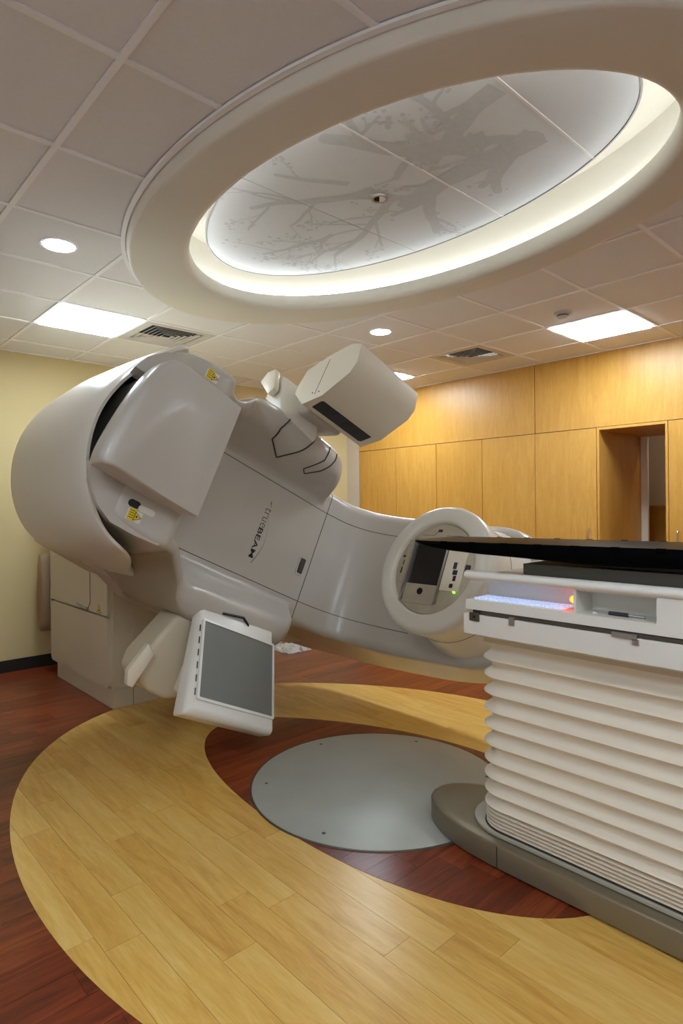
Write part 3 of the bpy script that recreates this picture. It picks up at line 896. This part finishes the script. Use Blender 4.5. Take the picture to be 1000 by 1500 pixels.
# oval grip in the housing below the lid, laser stickers
def pill(rc, tc, ln, w, y0, y1, m_, par, name, slope=0.0):
    o_ = rrect(rc - ln / 2, rc + ln / 2, tc - w / 2, tc + w / 2, w * 0.49, 6)
    return finish(name, prism_bm(o_, lambda p: P(p[0], p[1], y0), lambda p: P(p[0], p[1], y1)), m_, par)
pill(-1.085, 0.345, 0.060, 0.034, 0.376, 0.3730, M['black'], cover, 'grip_opening')
pill(-1.020, 0.352, 0.085, 0.030, 0.376, 0.3715, M['shell'], cover, 'grip_slide')
def sticker(rc, tc, y, s=0.036):
    w_ = finish('warning_sticker', prism_bm([(rc - s, tc - s * 0.7), (rc + s, tc - s * 0.7), (rc + s, tc + s * 0.7), (rc - s, tc + s * 0.7)], lambda p: P(p[0], p[1], y + 0.002), lambda p: P(p[0], p[1], y - 0.0008)), M['sticker_white'], cover, smooth=False)
    w_['label'] = 'yellow laser warning sticker'
    finish('yellow_field', prism_bm([(rc - s * 0.85, tc - s * 0.85), (rc + s * 0.1, tc - s * 0.85), (rc + s * 0.1, tc + s * 0.65), (rc - s * 0.85, tc + s * 0.65)], lambda p: P(p[0], p[1], y), lambda p: P(p[0], p[1], y - 0.0014)), M['yellow'], w_, smooth=False)
    tri = lambda k: [(rc + s * 0.05 - s * 0.1 * k, tc - s * (0.62 - 0.12 * k)), (rc + s * (1.0 - 0.25 * k), tc), (rc + s * 0.05 - s * 0.1 * k + s * 0.1 * k, tc + s * (0.62 - 0.12 * k))]
    finish('triangle_border', prism_bm([(rc, tc - s * 0.62), (rc + s * 1.02, tc), (rc, tc + s * 0.62)], lambda p: P(p[0], p[1], y), lambda p: P(p[0], p[1], y - 0.0018)), M['text_black'], w_, smooth=False)
    finish('triangle', prism_bm([(rc + s * 0.08, tc - s * 0.5), (rc + s * 0.88, tc), (rc + s * 0.08, tc + s * 0.5)], lambda p: P(p[0], p[1], y), lambda p: P(p[0], p[1], y - 0.0022)), M['yellow'], w_, smooth=False)
    finish('symbol_dot', prism_bm([(rc + s * 0.32 + s * 0.13 * math.cos(a), tc + s * 0.13 * math.sin(a)) for a in [k * math.pi / 5 for k in range(10)]], lambda p: P(p[0], p[1], y), lambda p: P(p[0], p[1], y - 0.0026)), M['text_black'], w_, smooth=False)
    for k in range(4):
        finish('print_line', prism_bm([(rc - s * 0.75, tc + s * (-0.6 + 0.3 * k)), (rc - s * 0.1, tc + s * (-0.6 + 0.3 * k)), (rc - s * 0.1, tc + s * (-0.52 + 0.3 * k)), (rc - s * 0.75, tc + s * (-0.52 + 0.3 * k))], lambda p: P(p[0], p[1], y), lambda p: P(p[0], p[1], y - 0.0017)), M['text_black'], w_, smooth=False)
sticker(-1.065, 0.395, 0.3738)
sticker(-0.985, -0.395, 0.3738)

# ---- treatment head
def head_ring(r, rad, n=72, yc=0.0): return [P(r, rad * math.cos(2 * math.pi * k / n), yc + rad * math.sin(2 * math.pi * k / n)) for k in range(n)]
prof = [(0.585, 0.280), (0.566, 0.284), (0.556, 0.292), (0.551, 0.300), (0.550, 0.345), (0.553, 0.368), (0.562, 0.386), (0.580, 0.396), (0.610, 0.398), (0.66, 0.392), (0.72, 0.384), (0.79, 0.380), (0.86, 0.386), (0.93, 0.40), (1.00, 0.42), (1.06, 0.425)]
head = finish('treatment_head', loft_bm([head_ring(*p) for p in prof], cap0=False, cap1=True), M['shell'], linac, ang=50)
finish('seam', tube_bm(head_ring(0.80, 0.3805), 0.002, 5, closed=True), M['dark_seam'], head)
plate = finish('face_plate', loft_bm([head_ring(0.600, 0.279), head_ring(0.574, 0.279), head_ring(0.573, 0.277)]), M['metal_plate'], linac, ang=30)
def fp(t0, t1, y0, y1, r0, r1, m_, name, par=plate, bev=0.0):
    return finish(name, box_bm(t0, t1, y0, y1, 0.573 - r0, 0.573 - r1, bev=bev, fn=lambda a, b, c: P(c, a, b)), m_, par, smooth=bev > 0)
fp(-0.15, 0.105, -0.068, 0.165, -0.002, 0.004, M['glass_dark'], 'aperture_window')
fp(-0.18, 0.215, 0.168, 0.182, -0.002, 0.020, M['steel'], 'guide_rail')
fp(-0.18, 0.215, -0.086, -0.072, -0.002, 0.016, M['steel'], 'guide_rail')
fp(0.108, 0.225, -0.068, 0.165, -0.002, 0.006, M['metal_plate'], 'lower_plate')
fp(-0.175, 0.13, -0.225, -0.09, -0.002, 0.012, M['cream_part'], 'side_block', bev=0.004)
fp(-0.165, 0.11, 0.186, 0.225, -0.002, 0.010, M['metal_plate'], 'side_block', bev=0.003)
finish('lens_cap', loft_bm([[P(0.575, 0.150 + 0.022 * math.cos(2 * math.pi * k / 20), 0.048 + 0.022 * math.sin(2 * math.pi * k / 20)) for k in range(20)], [P(0.564, 0.150 + 0.020 * math.cos(2 * math.pi * k / 20), 0.048 + 0.020 * math.sin(2 * math.pi * k / 20)) for k in range(20)]]), M['black'], plate)
for (t, y, a, b, r_) in ((-0.02, -0.16, 0.02, 0.012, 0.013), (0.02, -0.17, 0.014, 0.016, 0.013), (0.055, -0.175, 0.016, 0.010, 0.013), (0.10, -0.165, 0.012, 0.012, 0.013), (-0.06, 0.235, 0.006, 0.018, 0.002), (-0.02, 0.232, 0.016, 0.008, 0.002), (0.03, 0.235, 0.02, 0.008, 0.002), (-0.235, 0.02, 0.008, 0.014, 0.003), (-0.19, -0.14, 0.006, 0.006, 0.003), (0.0, -0.245, 0.03, 0.012, 0.014)):
    fp(t - a, t + a, y - b, y + b, -0.001, r_, M['black'], 'clip')
finish('seam', tube_bm([P(0.5725, -0.205, 0.15), P(0.5725, -0.205, 0.06), P(0.5725, -0.24, 0.03)], 0.0015, 4), M['dark_seam'], plate)
finish('seam', tube_bm([P(0.5725, -0.205, -0.03), P(0.5725, -0.205, -0.15)], 0.0015, 4), M['dark_seam'], plate)
fp(0.130, 0.138, -0.196, -0.188, 0.0, 0.014, M['green_led'], 'indicator_light')
for (t, y) in ((-0.30, 0.14), (0.13, 0.315)):
    c_ = [(t + 0.011 * math.cos(2 * math.pi * k / 12), y + 0.011 * math.sin(2 * math.pi * k / 12)) for k in range(12)]
    finish('screw_hole', prism_bm(c_, lambda p: P(0.553, *p), lambda p: P(0.5508, *p)), M['black'] if t < 0 else M['steel'], head)

# ---- kilovoltage source box on its arm (upper side)
src_prof = [(0.74, -0.79), (0.625, -0.70), (0.455, -0.735), (0.27, -0.86), (0.235, -0.93), (0.255, -1.055), (0.34, -1.075), (0.52, -1.03), (0.70, -0.96), (0.74, -0.85)]
bm = prism_bm(src_prof, lambda p: P(-0.275, p[1], p[0]), lambda p: P(0.275, p[1] , p[0]))
es = [e for e in bm.edges if e.calc_face_angle(0) > R(15)]
bmesh.ops.bevel(bm, geom=es, offset=0.026, segments=4, profile=0.5, affect='EDGES', clamp_overlap=True)
source = finish('source_box', bm, M['cream_part'], linac, ang=40)
def on_bottom(r, k, off):
    a, b = Vector((0.625, -0.70)), Vector((0.455, -0.735))
    n = Vector((-(b - a).y, (b - a).x)).normalized()
    if n.y < 0: n = -n
    q = a + (b - a) * k + n * off
    return P(r, q.y, q.x)
w_out = [(-0.225, 0.82), (-0.235, 0.74), (-0.225, 0.22), (0.205, 0.22), (0.22, 0.30), (0.215, 0.82)]
win = finish('source_window', prism_bm(w_out, lambda p: on_bottom(p[0], p[1], -0.002), lambda p: on_bottom(p[0], p[1], 0.003)), M['black'], source, smooth=False)
finish('window_lens', prism_bm([(-0.10, 0.5), (0.0, 0.5), (0.0, 0.8), (-0.10, 0.8)], lambda p: on_bottom(p[0], p[1], 0.002), lambda p: on_bottom(p[0], p[1], 0.005)), M['glass_dark'], win, smooth=False)
finish('seam', tube_bm([P(-0.2752, -0.755, 0.535), P(-0.2752, -1.00, 0.505)], 0.0018, 5), M['dark_seam'], source)
for y in (0.50, 0.56):
    finish('screw', prism_bm([(-0.77 + 0.005 * math.cos(a), y + 0.005 * math.sin(a)) for a in [k * math.pi / 4 for k in range(8)]], lambda p: P(-0.274, *p), lambda p: P(-0.2765, *p)), M['dark_seam'], source)
arm = finish('source_arm', hull_bm([P(r, t, y) for r, t, y in ((-0.27, -0.66, 0.80), (-0.27, -0.66, 1.10), (0.06, -0.60, 0.80), (0.10, -0.60, 1.10), (-0.27, -0.99, 0.98), (-0.24, -0.99, 1.14), (-0.06, -0.96, 0.92), (-0.06, -0.96, 1.14), (0.02, -0.84, 0.82))], 0.03, 4), M['shell'], linac, ang=45)
finish('arm_end_cover', hull_bm([P(r, t, y) for r, t, y in ((-0.325, -0.80, 0.98), (-0.325, -0.92, 1.13), (-0.325, -0.99, 1.09), (-0.325, -1.00, 1.00), (-0.325, -0.84, 0.93), (-0.28, -0.80, 0.98), (-0.28, -0.92, 1.13), (-0.28, -0.99, 1.09), (-0.28, -1.00, 1.00), (-0.28, -0.84, 0.93))], 0.008, 2), M['cream_part'], arm)
finish('arm_link', hull_bm([P(r, t, y) for r in (-0.16, 0.16) for t, y in ((-0.72, 0.72), (-0.92, 0.70), (-0.92, 0.98), (-0.74, 0.98))], 0.03), M['pearl'], arm)
# hinge flap proud of the upper shoulder
def shoulder_pt(r, t, lift): # locate v for r
    lo, hi = 3.0, 8.5
    for _ in range(40):
        mid = (lo + hi) / 2
        if interp(ST, mid)[0] < r: lo = mid
        else: hi = mid
    return cover_front(lo, t, lift)
def groove(pts, rad=0.005):
    path = []
    for (r0, t0), (r1, t1) in zip(pts, pts[1:]):
        for k in range(8): path.append(shoulder_pt(lerp(r0, r1, k / 8), lerp(t0, t1, k / 8), 0.003))
    path.append(shoulder_pt(*pts[-1], 0.003))
    finish('seam', tube_bm(path, rad, 6), M['dark_seam'], cover)
groove([(-0.20, -0.66), (-0.25, -0.56), (-0.24, -0.50), (-0.10, -0.45), (-0.03, -0.52), (0.03, -0.62), (0.04, -0.67)])
groove([(0.19, -0.67), (0.17, -0.56), (0.11, -0.47), (0.15, -0.455), (0.21, -0.50), (0.26, -0.60), (0.27, -0.66)], 0.004)

# shoulder end caps follow the cover outline; cream paints in the light they catch
def cap_mesh(s, m_, name):
    rings = []
    for k in range(17):
        v = lerp(3.0, 4.6, k / 16)
        sec = cover_section(v)
        n = len(sec) // 2
        ring = []
        for h in range(15, 21):
            q = sec[n + s * h]
            ring.append(q + e_t * (s * 0.003) - e_y * 0.002 - e_r * 0.003)
        rings.append(ring)
    bm = loft_bm(rings, closed=False, cap0=False, cap1=False)
    bmesh.ops.solidify(bm, geom=bm.faces[:], thickness=0.003)
    return finish(name, bm, m_, cover, ang=50)
cap_mesh(-1, M['cream_part'], 'shoulder_cap_lit')
cap_mesh(1, M['cream_part'], 'shoulder_cap_lit')

# ---- kilovoltage detector panel on its arm (lower side)
DCn = Vector((-0.035, 0.880, 0.645))           # (r, t, Y) of the screen centre
dv = Vector((0, 0.875, -0.484)); du = Vector((1, 0, 0)); dn = Vector((0, -0.484, -0.875))
def D(u, v, n):
    q = DCn + du * u + dv * v + dn * n
    return P(q.x, q.y, q.z)
hb = [D(u, v, n) for u, v, n in ((-0.275, -0.315, -0.02), (0.262, -0.315, -0.02), (-0.285, 0.285, -0.02), (0.272, 0.285, -0.02),
                                  (-0.285, -0.330, -0.05), (0.275, -0.330, -0.05), (-0.315, 0.308, -0.05), (0.287, 0.308, -0.05),
                                  (-0.285, -0.320, -0.09), (0.275, -0.320, -0.09), (-0.315, 0.290, -0.15), (0.287, 0.290, -0.15))]
det = finish('detector_panel', hull_bm(hb, 0.014, 3), M['white_plastic'], linac, ang=40)
fo, fi = rrect(-0.268, 0.268, -0.230, 0.230, 0.012, 3), rrect(-0.254, 0.254, -0.216, 0.216, 0.006, 3)
frm = finish('screen_frame', loft_bm([[D(a, b, -0.022) for a, b in fo], [D(a, b, -0.008) for a, b in fo], [D(a, b, -0.006) for a, b in fi], [D(a, b, -0.022) for a, b in fi]], cap0=False, cap1=False), M['white_plastic'], det, ang=30)
finish('screen', prism_bm(fi, lambda p: D(p[0], p[1], -0.021), lambda p: D(p[0], p[1], -0.012)), M['screen'], det, smooth=False)
for k in range(6):
    v0 = -0.19 + k * 0.072
    finish('vent_slit', box_bm(-0.2775, -0.272, v0, v0 + 0.038, -0.024, -0.0188, fn=D), M['dark_seam'], det, smooth=False)
darm = finish('detector_arm', hull_bm([P(r, t, y) for y in (0.90, 1.14) for r, t in ((-0.375, 0.70), (-0.05, 0.68), (-0.49, 0.97), (-0.49, 1.06), (-0.40, 1.14), (-0.26, 1.165), (0.0, 1.08))], 0.03, 4), M['stand'], linac, ang=45)
finish('arm_end_cover', hull_bm([P(r, t, y) for y in (0.905, 0.86) for r, t in ((-0.505, 0.905), (-0.45, 0.955), (-0.495, 1.145), (-0.535, 1.138), (-0.56, 1.065))], 0.008, 2), M['cream_part'], darm)
finish('arm_link', hull_bm([D(u, v, n) for u in (-0.16, 0.10) for v in (-0.02, 0.18) for n in (-0.13, -0.21)] + [P(r, t, 0.95) for r in (-0.25, 0.0) for t in (0.95, 1.10)], 0.02), M['cream_part'], darm)
# dark notch in the lower shoulder where the arm leaves
def notch(s):
    pts = [(-0.17, 0.62), (-0.02, 0.60), (0.03, 0.63), (0.04, 0.68)]
    path = []
    for (r0, t0), (r1, t1) in zip(pts, pts[1:]):
        for k in range(6): path.append(shoulder_pt(lerp(r0, r1, k / 6), s * lerp(t0, t1, k / 6), 0.003))
    finish('arm_notch', tube_bm(path, 0.008, 6), M['black'], cover)
notch(1)

# ---- floor stand
SX0, SX1, SY0, SY1, SZ = 1.725, 2.90, 4.265, 5.50, 1.75
stand = finish('stand', box_bm(SX0, SX1, SY0, SY1, 0.13, SZ, bev=0.012), M['stand'], linac)
finish('plinth', box_bm(SX0 - 0.005, SX1, SY0 + 0.0, SY1 - 0.06, 0.0, 0.135, bev=0.006), M['stand'], stand)
finish('drum_bearing', loft_bm([axis_ring(0.60, 1.98), axis_ring(0.60, 2.02)]), M['inner_grey'], linac)
def sidepanel(y0, y1, z0, z1, name, r=0.05):
    o_ = rrect(y0, y1, z0, z1, r, 5)
    return finish(name, prism_bm(o_, lambda p: (SX0 + 0.002, p[0], p[1]), lambda p: (SX0 - 0.028, p[0], p[1]), bev=0.01), M['stand'], stand, ang=40)
up = sidepanel(4.30, 5.53, 0.655, 1.70, 'upper_side_door', 0.02)
lo = sidepanel(4.30, 5.53, 0.135, 0.640, 'lower_side_door', 0.045)
finish('seam', tube_bm([(SX0 - 0.0285, 4.62, 1.68), (SX0 - 0.0285, 4.62, 0.72), (SX0 - 0.0285, 4.66, 0.675), (SX0 - 0.0285, 4.72, 0.668)], 0.003, 5), M['dark_seam'], up)
finish('door_pull', hull_bm([(SX0 - 0.026, y, z) for y, z in ((4.64, 0.665), (4.90, 0.690), (4.90, 0.675), (4.66, 0.655))] + [(SX0 - 0.045, y, z) for y, z in ((4.66, 0.668), (4.88, 0.688), (4.88, 0.677), (4.67, 0.66))], 0.003), M['steel'], up)
tri = lambda s, x: [(x, 4.455 - s, 0.685 - s * 0.6), (x, 4.455 + s, 0.685 - s * 0.6), (x, 4.455, 0.685 + s)]
wt = finish('warning_triangle', loft_bm([tri(0.038, SX0 - 0.0282), tri(0.038, SX0 - 0.0292)]), M['text_black'], up, smooth=False)
finish('triangle_field', loft_bm([tri(0.031, SX0 - 0.0292), tri(0.031, SX0 - 0.0298)]), M['yellow'], wt, smooth=False)
finish('symbol_bar', box_bm(SX0 - 0.0303, SX0 - 0.0297, 4.438, 4.472, 0.676, 0.684), M['text_black'], wt, smooth=False)
finish('front_panel', prism_bm(rrect(1.86, 2.80, 0.16, 0.80, 0.04, 5), lambda p: (p[0], SY0 + 0.002, p[1]), lambda p: (p[0], SY0 - 0.006, p[1]), bev=0.003), M['stand'], stand)
finish('seam', box_bm(1.865, 1.868, SY0 - 0.0015, SY0 + 0.001, 0.0, 0.13), M['dark_seam'], stand, smooth=False)
finish('cable', tube_bm([(1.93, SY0 - 0.012, 0.98), (1.99, SY0 - 0.02, 0.86), (2.03, SY0 - 0.02, 0.76), (2.05, SY0 - 0.012, 0.68)], 0.006, 6), M['stand'], stand)
# rounded rear cover of the stand beside the wall, with cable bundle
o_ = [(1.56 + 0.0, 0.0)]
rear_c = [(5.69 + 0.06 * math.cos(a) , 0.69 + 0.33 * math.sin(a)) for a in [2 * math.pi * k / 28 for k in range(28)]]
rc_ = finish('rear_cover', loft_bm([[(1.655, y, z) for y, z in rear_c], [(1.665, 5.69 + (y - 5.69) * 1.2, 0.69 + (z - 0.69) * 1.03) for y, z in rear_c], [(1.80, 5.69 + (y - 5.69) * 1.25, 0.69 + (z - 0.69) * 1.04) for y, z in rear_c]]), M['brown_inner'], linac, ang=50)
for k, (dy, m_) in enumerate(((0.0, 'steel'), (0.012, 'pen'), (0.022, 'text_grey'))):
    finish('cable', tube_bm([(1.715, 5.535 + dy, 1.0), (1.705, 5.54 + dy, 0.75), (1.70, 5.535 + dy, 0.62), (1.71, 5.53 + dy, 0.45)], 0.006, 6), M[m_], rc_)

# ------------------------------------------------------------------ treatment couch
CX = 2.27
couch = thing('treatment_couch', 'white treatment couch with cream bellows pedestal and black carbon tabletop', 'treatment couch', (CX, 0.5, 0))
YB = -0.75   # far (viewer-side) end
# base
def boat(off, z, nose=0.0):
    """closed outline of the base: straight sides, tapered nose towards the gantry"""
    w = 0.235 - off
    left = [(-w, YB + off), (-w, 0.2), (-w, 0.8), (-w, 1.20), (-w * 0.995, 1.36), (-w * 0.965, 1.47), (-w * 0.89, 1.57), (-w * 0.76, 1.655 - off * 0.2), (-w * 0.58, 1.73 - off * 0.5), (-w * 0.36, 1.785 - off * 0.8), (-w * 0.12, 1.81 - off)]
    out = spl(left, 4) + [(-x, y) for x, y in spl(left, 4)[::-1]]
    return [(CX + x, y, z) for x, y in out]
base = finish('base', loft_bm([boat(0.0, 0.012), boat(0.0, 0.090), boat(0.003, 0.096), boat(0.010, 0.099), boat(0.05, 0.106)]), M['base_bronze'], couch, ang=50)
finish('base_skid', loft_bm([boat(0.012, 0.0094), boat(0.012, 0.016)]), M['rubber'], base)
finish('seam', box_bm(CX - 0.2358, CX - 0.2345, 1.338, 1.342, 0.014, 0.095), M['dark_seam'], base, smooth=False)
def oval_rect(x0, x1, y0, y1, r, z, n=8): return [(x, y, z) for x, y in rrect(x0, x1, y0, y1, r, n)]
ledge = finish('base_ledge', loft_bm([oval_rect(CX - 0.195, CX + 0.195, YB + 0.05, 1.56, 0.19, 0.108), oval_rect(CX - 0.195, CX + 0.195, YB + 0.05, 1.56, 0.19, 0.117), oval_rect(CX - 0.188, CX + 0.188, YB + 0.06, 1.552, 0.183, 0.121)]), M['base_ledge'], couch, ang=40)
finish('ledge_groove', tube_bm(oval_rect(CX - 0.182, CX + 0.182, YB + 0.07, 1.485, 0.13, 0.121), 0.004, 6, closed=True), M['dark_seam'], ledge)
# bellows pleats
BX, BY = 0.172, 1.455
def bel(off, z): return oval_rect(CX - BX - off, CX + BX + off, YB + 0.1 - off, BY + off, 0.10 + off, z, 7)
rings = []
peaks = [0.132, 0.146, 0.160, 0.174, 0.190, 0.212, 0.267, 0.328, 0.391, 0.460, 0.529, 0.595, 0.664, 0.733, 0.801]
rings.append(bel(-0.005, 0.12))
for i, z in enumerate(peaks):
    last = i + 1 == len(peaks)
    gap = (peaks[i + 1] - z) if not last else 0.075
    if gap > 0.03:
        amp = 0.022
        for k, d in ((-0.06, 0.72), (0.0, 1.0), (0.06, 0.90), (0.14, 0.55), (0.24, 0.12), (0.36, -0.38), (0.50, -0.62), (0.64, -0.45), (0.76, -0.05), (0.86, 0.38)):
            if k < 0 and i and z - peaks[i - 1] < 0.03: continue
            if last and k > 0.7: continue
            rings.append(bel(amp * d, z + gap * k))
    else:
        for k, d in ((0.0, 0.016), (0.28, 0.016), (0.42, -0.004), (0.72, -0.004)):
            rings.append(bel(d, z + gap * k))
rings.append(bel(0.004, 0.872))
finish('bellows', loft_bm(rings), M['bellows'], couch, ang=60)
# frame under the body
finish('lift_frame', box_bm(CX - 0.205, CX + 0.205, YB, 1.44, 0.893, 0.915, bev=0.004), M['cream_part'], couch)
finish('lift_frame_shadow_gap', box_bm(CX - 0.19, CX + 0.19, YB + 0.02, 1.42, 0.872, 0.895, bev=0.002), M['stand'], couch)
lab = finish('caution_label', box_bm(CX - 0.2062, CX - 0.2048, 0.985, 1.045, 0.896, 0.911), M['yellow'], couch, smooth=False)
for k in range(3): finish('print_mark', box_bm(CX - 0.2066, CX - 0.206, 0.99 + k * 0.018, 1.0 + k * 0.018, 0.899, 0.908), M['text_black'], lab, smooth=False)
# body: lower cover, rail slot, tray shelf, rear box, top rim
XL, XR, YE = CX - 0.262, CX + 0.262, 1.455
def xs(y0, y1, z0, z1, x0, x1, bev, name, m_='white_plastic', par=couch, seg=3):
    return finish(name, box_bm(x0, x1, y0, y1, z0, z1, bev=bev, seg=seg), M[m_], par)
xs(YB, YE + 0.004, 0.915, 0.993, XL - 0.008, XR + 0.008, 0.012, 'lower_cover')
xs(YB, YE - 0.02, 0.990, 1.012, XL + 0.02, XR - 0.02, 0.002, 'rail_channel', 'dark_seam')
xs(YB, YE, 1.010, 1.046, XL, XR, 0.012, 'tray_shelf')
xs(YB, YE - 0.015, 1.040, 1.13, CX - 0.135, XR - 0.004, 0.010, 'inner_body')
# front fascia with the two recesses (posts and beams)
xs(YB, 0.735, 1.030, 1.14, XL + 0.0005, CX - 0.13, 0.001, 'fascia')
xs(0.998, 1.008, 1.040, 1.135, XL + 0.004, CX - 0.13, 0.003, 'divider')
rim = finish('top_rim', prism_bm([(XL + 0.03, 1.120), (XL + 0.004, 1.126), (XL - 0.010, 1.136), (XL - 0.012, 1.147), (XL - 0.004, 1.158), (XL + 0.012, 1.163), (XL + 0.030, 1.158), (XL + 0.040, 1.138), (XR - 0.040, 1.138), (XR - 0.030, 1.158), (XR - 0.012, 1.163), (XR + 0.004, 1.158), (XR + 0.01, 1.146), (XR, 1.130), (XR - 0.03, 1.120)],
             lambda p: (p[0], YB, p[1]), lambda p: (p[0], YE, p[1])), M['white_plastic'], couch, ang=60)
xs(YB, YE - 0.23, 1.137, 1.200, CX - 0.215, CX + 0.19, 0.008, 'slide_bed', 'olive')
xs(YB, YE - 0.21, 1.137, 1.206, CX + 0.192, CX + 0.225, 0.006, 'slide_rail')
# accessory rail with clips
rail = xs(YB, 1.385, 0.996, 1.007, XL - 0.002, XL + 0.012, 0.002, 'accessory_rail', 'steel_dark')
for (y0, y1, z0, z1, m_) in ((1.385, 1.428, 0.968, 1.000, 'steel_dark'), (1.230, 1.252, 0.972, 1.002, 'steel'), (0.79, 0.87, 0.988, 1.004, 'steel'), (0.785, 0.805, 0.972, 0.990, 'steel')):
    xs(y0, y1, z0, z1, XL - 0.014, XL - 0.004, 0.002, 'rail_clip', m_, rail)
finish('clip_hole', prism_bm([(1.406 + 0.006 * math.cos(a), 0.984 + 0.006 * math.sin(a)) for a in [k * math.pi / 5 for k in range(10)]], lambda p: (XL - 0.013, *p), lambda p: (XL - 0.0148, *p)), M['black'], rail)
# keypad with backlit keys
pad = xs(1.05, 1.44, 1.045, 1.050, XL + 0.010, CX - 0.14, 0.002, 'keypad', 'white_plastic')
for row in range(4):
    for k in range(20):
        y = 1.425 - k * 0.0185; x = XL + 0.018 + row * 0.025
        finish('key', box_bm(x, x + 0.017, y - 0.013, y, 1.049, 1.056, bev=0.002, seg=1), M['key'], pad)
pad['label'] = 'keypad with glowing pale blue keys'
bm = bmesh.new()
bmesh.ops.create_uvsphere(bm, u_segments=14, v_segments=8, radius=0.013)
bmesh.ops.translate(bm, verts=bm.verts[:], vec=(XL + 0.035, 1.022, 1.088))
sb = finish('stop_button', bm, M['orange_stop'], couch); sb['label'] = 'glowing orange button'
# carbon tabletop: tapered to a thin tip, with index notches
HT = 0.205; TX = 2.005 + HT
def top_sec(y):
    tip = max(0.0, min(1.0, (1.775 - y) / 0.16))
    hw = HT * (0.55 + 0.45 * math.sqrt(max(0, 1 - (1 - tip) ** 2)))
    th = interp([[0.0, 0.062], [0.66, 0.063], [0.9, 0.068], [1.15, 0.058], [1.52, 0.042], [1.70, 0.021], [1.775, 0.012]], y)[0]
    zt = 1.272 + 0.010 * (1.775 - y) / 1.1 if y > 0.67 else 1.282
    e = min(0.008, th * 0.3)
    s = []
    for x, z in ((-hw, zt - e * 1.6), (-hw + e, zt - 0.001), (-hw + 0.02, zt), (0, zt), (hw - 0.02, zt), (hw - e, zt - 0.001), (hw, zt - e * 1.6), (hw - 0.002, zt - th * 0.6), (hw - 0.012, zt - th * 0.92), (hw - 0.03, zt - th), (0, zt - th), (-hw + 0.03, zt - th), (-hw + 0.012, zt - th * 0.92), (-hw + 0.002, zt - th * 0.6)):
        s.append((TX + x, y, z))
    return s
ys = [1.775, 1.77, 1.755, 1.735, 1.705, 1.67, 1.62, 1.55, 1.4, 1.2, 1.0, 0.8, 0.6, 0.2, -0.3, -0.9]
topo = finish('tabletop', loft_bm([top_sec(y) for y in ys]), M['carbon'], couch, ang=45)
for k in range(14):
    y = 1.558 - 0.14 * k
    if y < YB: break
    zt = 1.272 + 0.010 * (1.775 - y) / 1.1 if y > 0.67 else 1.282
    for s in (-1, 1):
        x = TX + s * (HT + 0.0005)
        finish('index_notch', box_bm(x - 0.006, x + 0.0025, y - 0.012, y + 0.012, zt - 0.012, zt + 0.0012, bev=0.002, seg=1), M['carbon'], topo)
xs(YB, 0.95, 1.198, 1.224, CX - 0.16, CX + 0.16, 0.004, 'tabletop_carrier', 'black')

# pen and scraps in the right tray
pen = thing('pen', 'dark ballpoint pen lying in the right-hand tray of the couch', 'pen', (2.05, 0.85, 1.046))
finish('barrel', tube_bm([(XL + 0.05, 0.905, 1.053), (XL + 0.05, 0.84, 1.053)], 0.0065, 10), M['pen'], pen)
finish('tip', tube_bm([(XL + 0.05, 0.84, 1.053), (XL + 0.051, 0.79, 1.051)], 0.004, 8), M['steel'], pen)
finish('clip', box_bm(XL + 0.048, XL + 0.052, 0.85, 0.89, 1.0592, 1.061), M['steel'], pen, smooth=False)
tag(finish('paper_scrap', hull_bm([(XL + 0.03, 0.955, 1.0465), (XL + 0.05, 0.965, 1.0465), (XL + 0.045, 0.94, 1.0465), (XL + 0.04, 0.955, 1.056), (XL + 0.05, 0.95, 1.052)], 0.001, 1), M['paper']), 'small white paper scrap in the right-hand couch tray', 'paper')
# crumpled white cloth on the floor behind the gantry
rg = random.Random(5)
bm = bmesh.new()
nx_, ny_ = 14, 9
gr = [[bm.verts.new((3.55 + 0.30 * i / nx_ + 0.03 * rg.random(), 4.62 + 0.40 * j / ny_ + 0.03 * rg.random(), 0.004 + 0.05 * rg.random() * (1 if 0 < i < nx_ and 0 < j < ny_ else 0.1))) for j in range(ny_ + 1)] for i in range(nx_ + 1)]
for i in range(nx_):
    for j in range(ny_): bm.faces.new((gr[i][j], gr[i + 1][j], gr[i + 1][j + 1], gr[i][j + 1]))
bmesh.ops.solidify(bm, geom=bm.faces[:], thickness=0.002)
tag(finish('crumpled_cloth', bm, M['paper'], loc=(3.7, 4.8, 0)), 'crumpled white cloth on the floor behind the gantry arm', 'cloth')
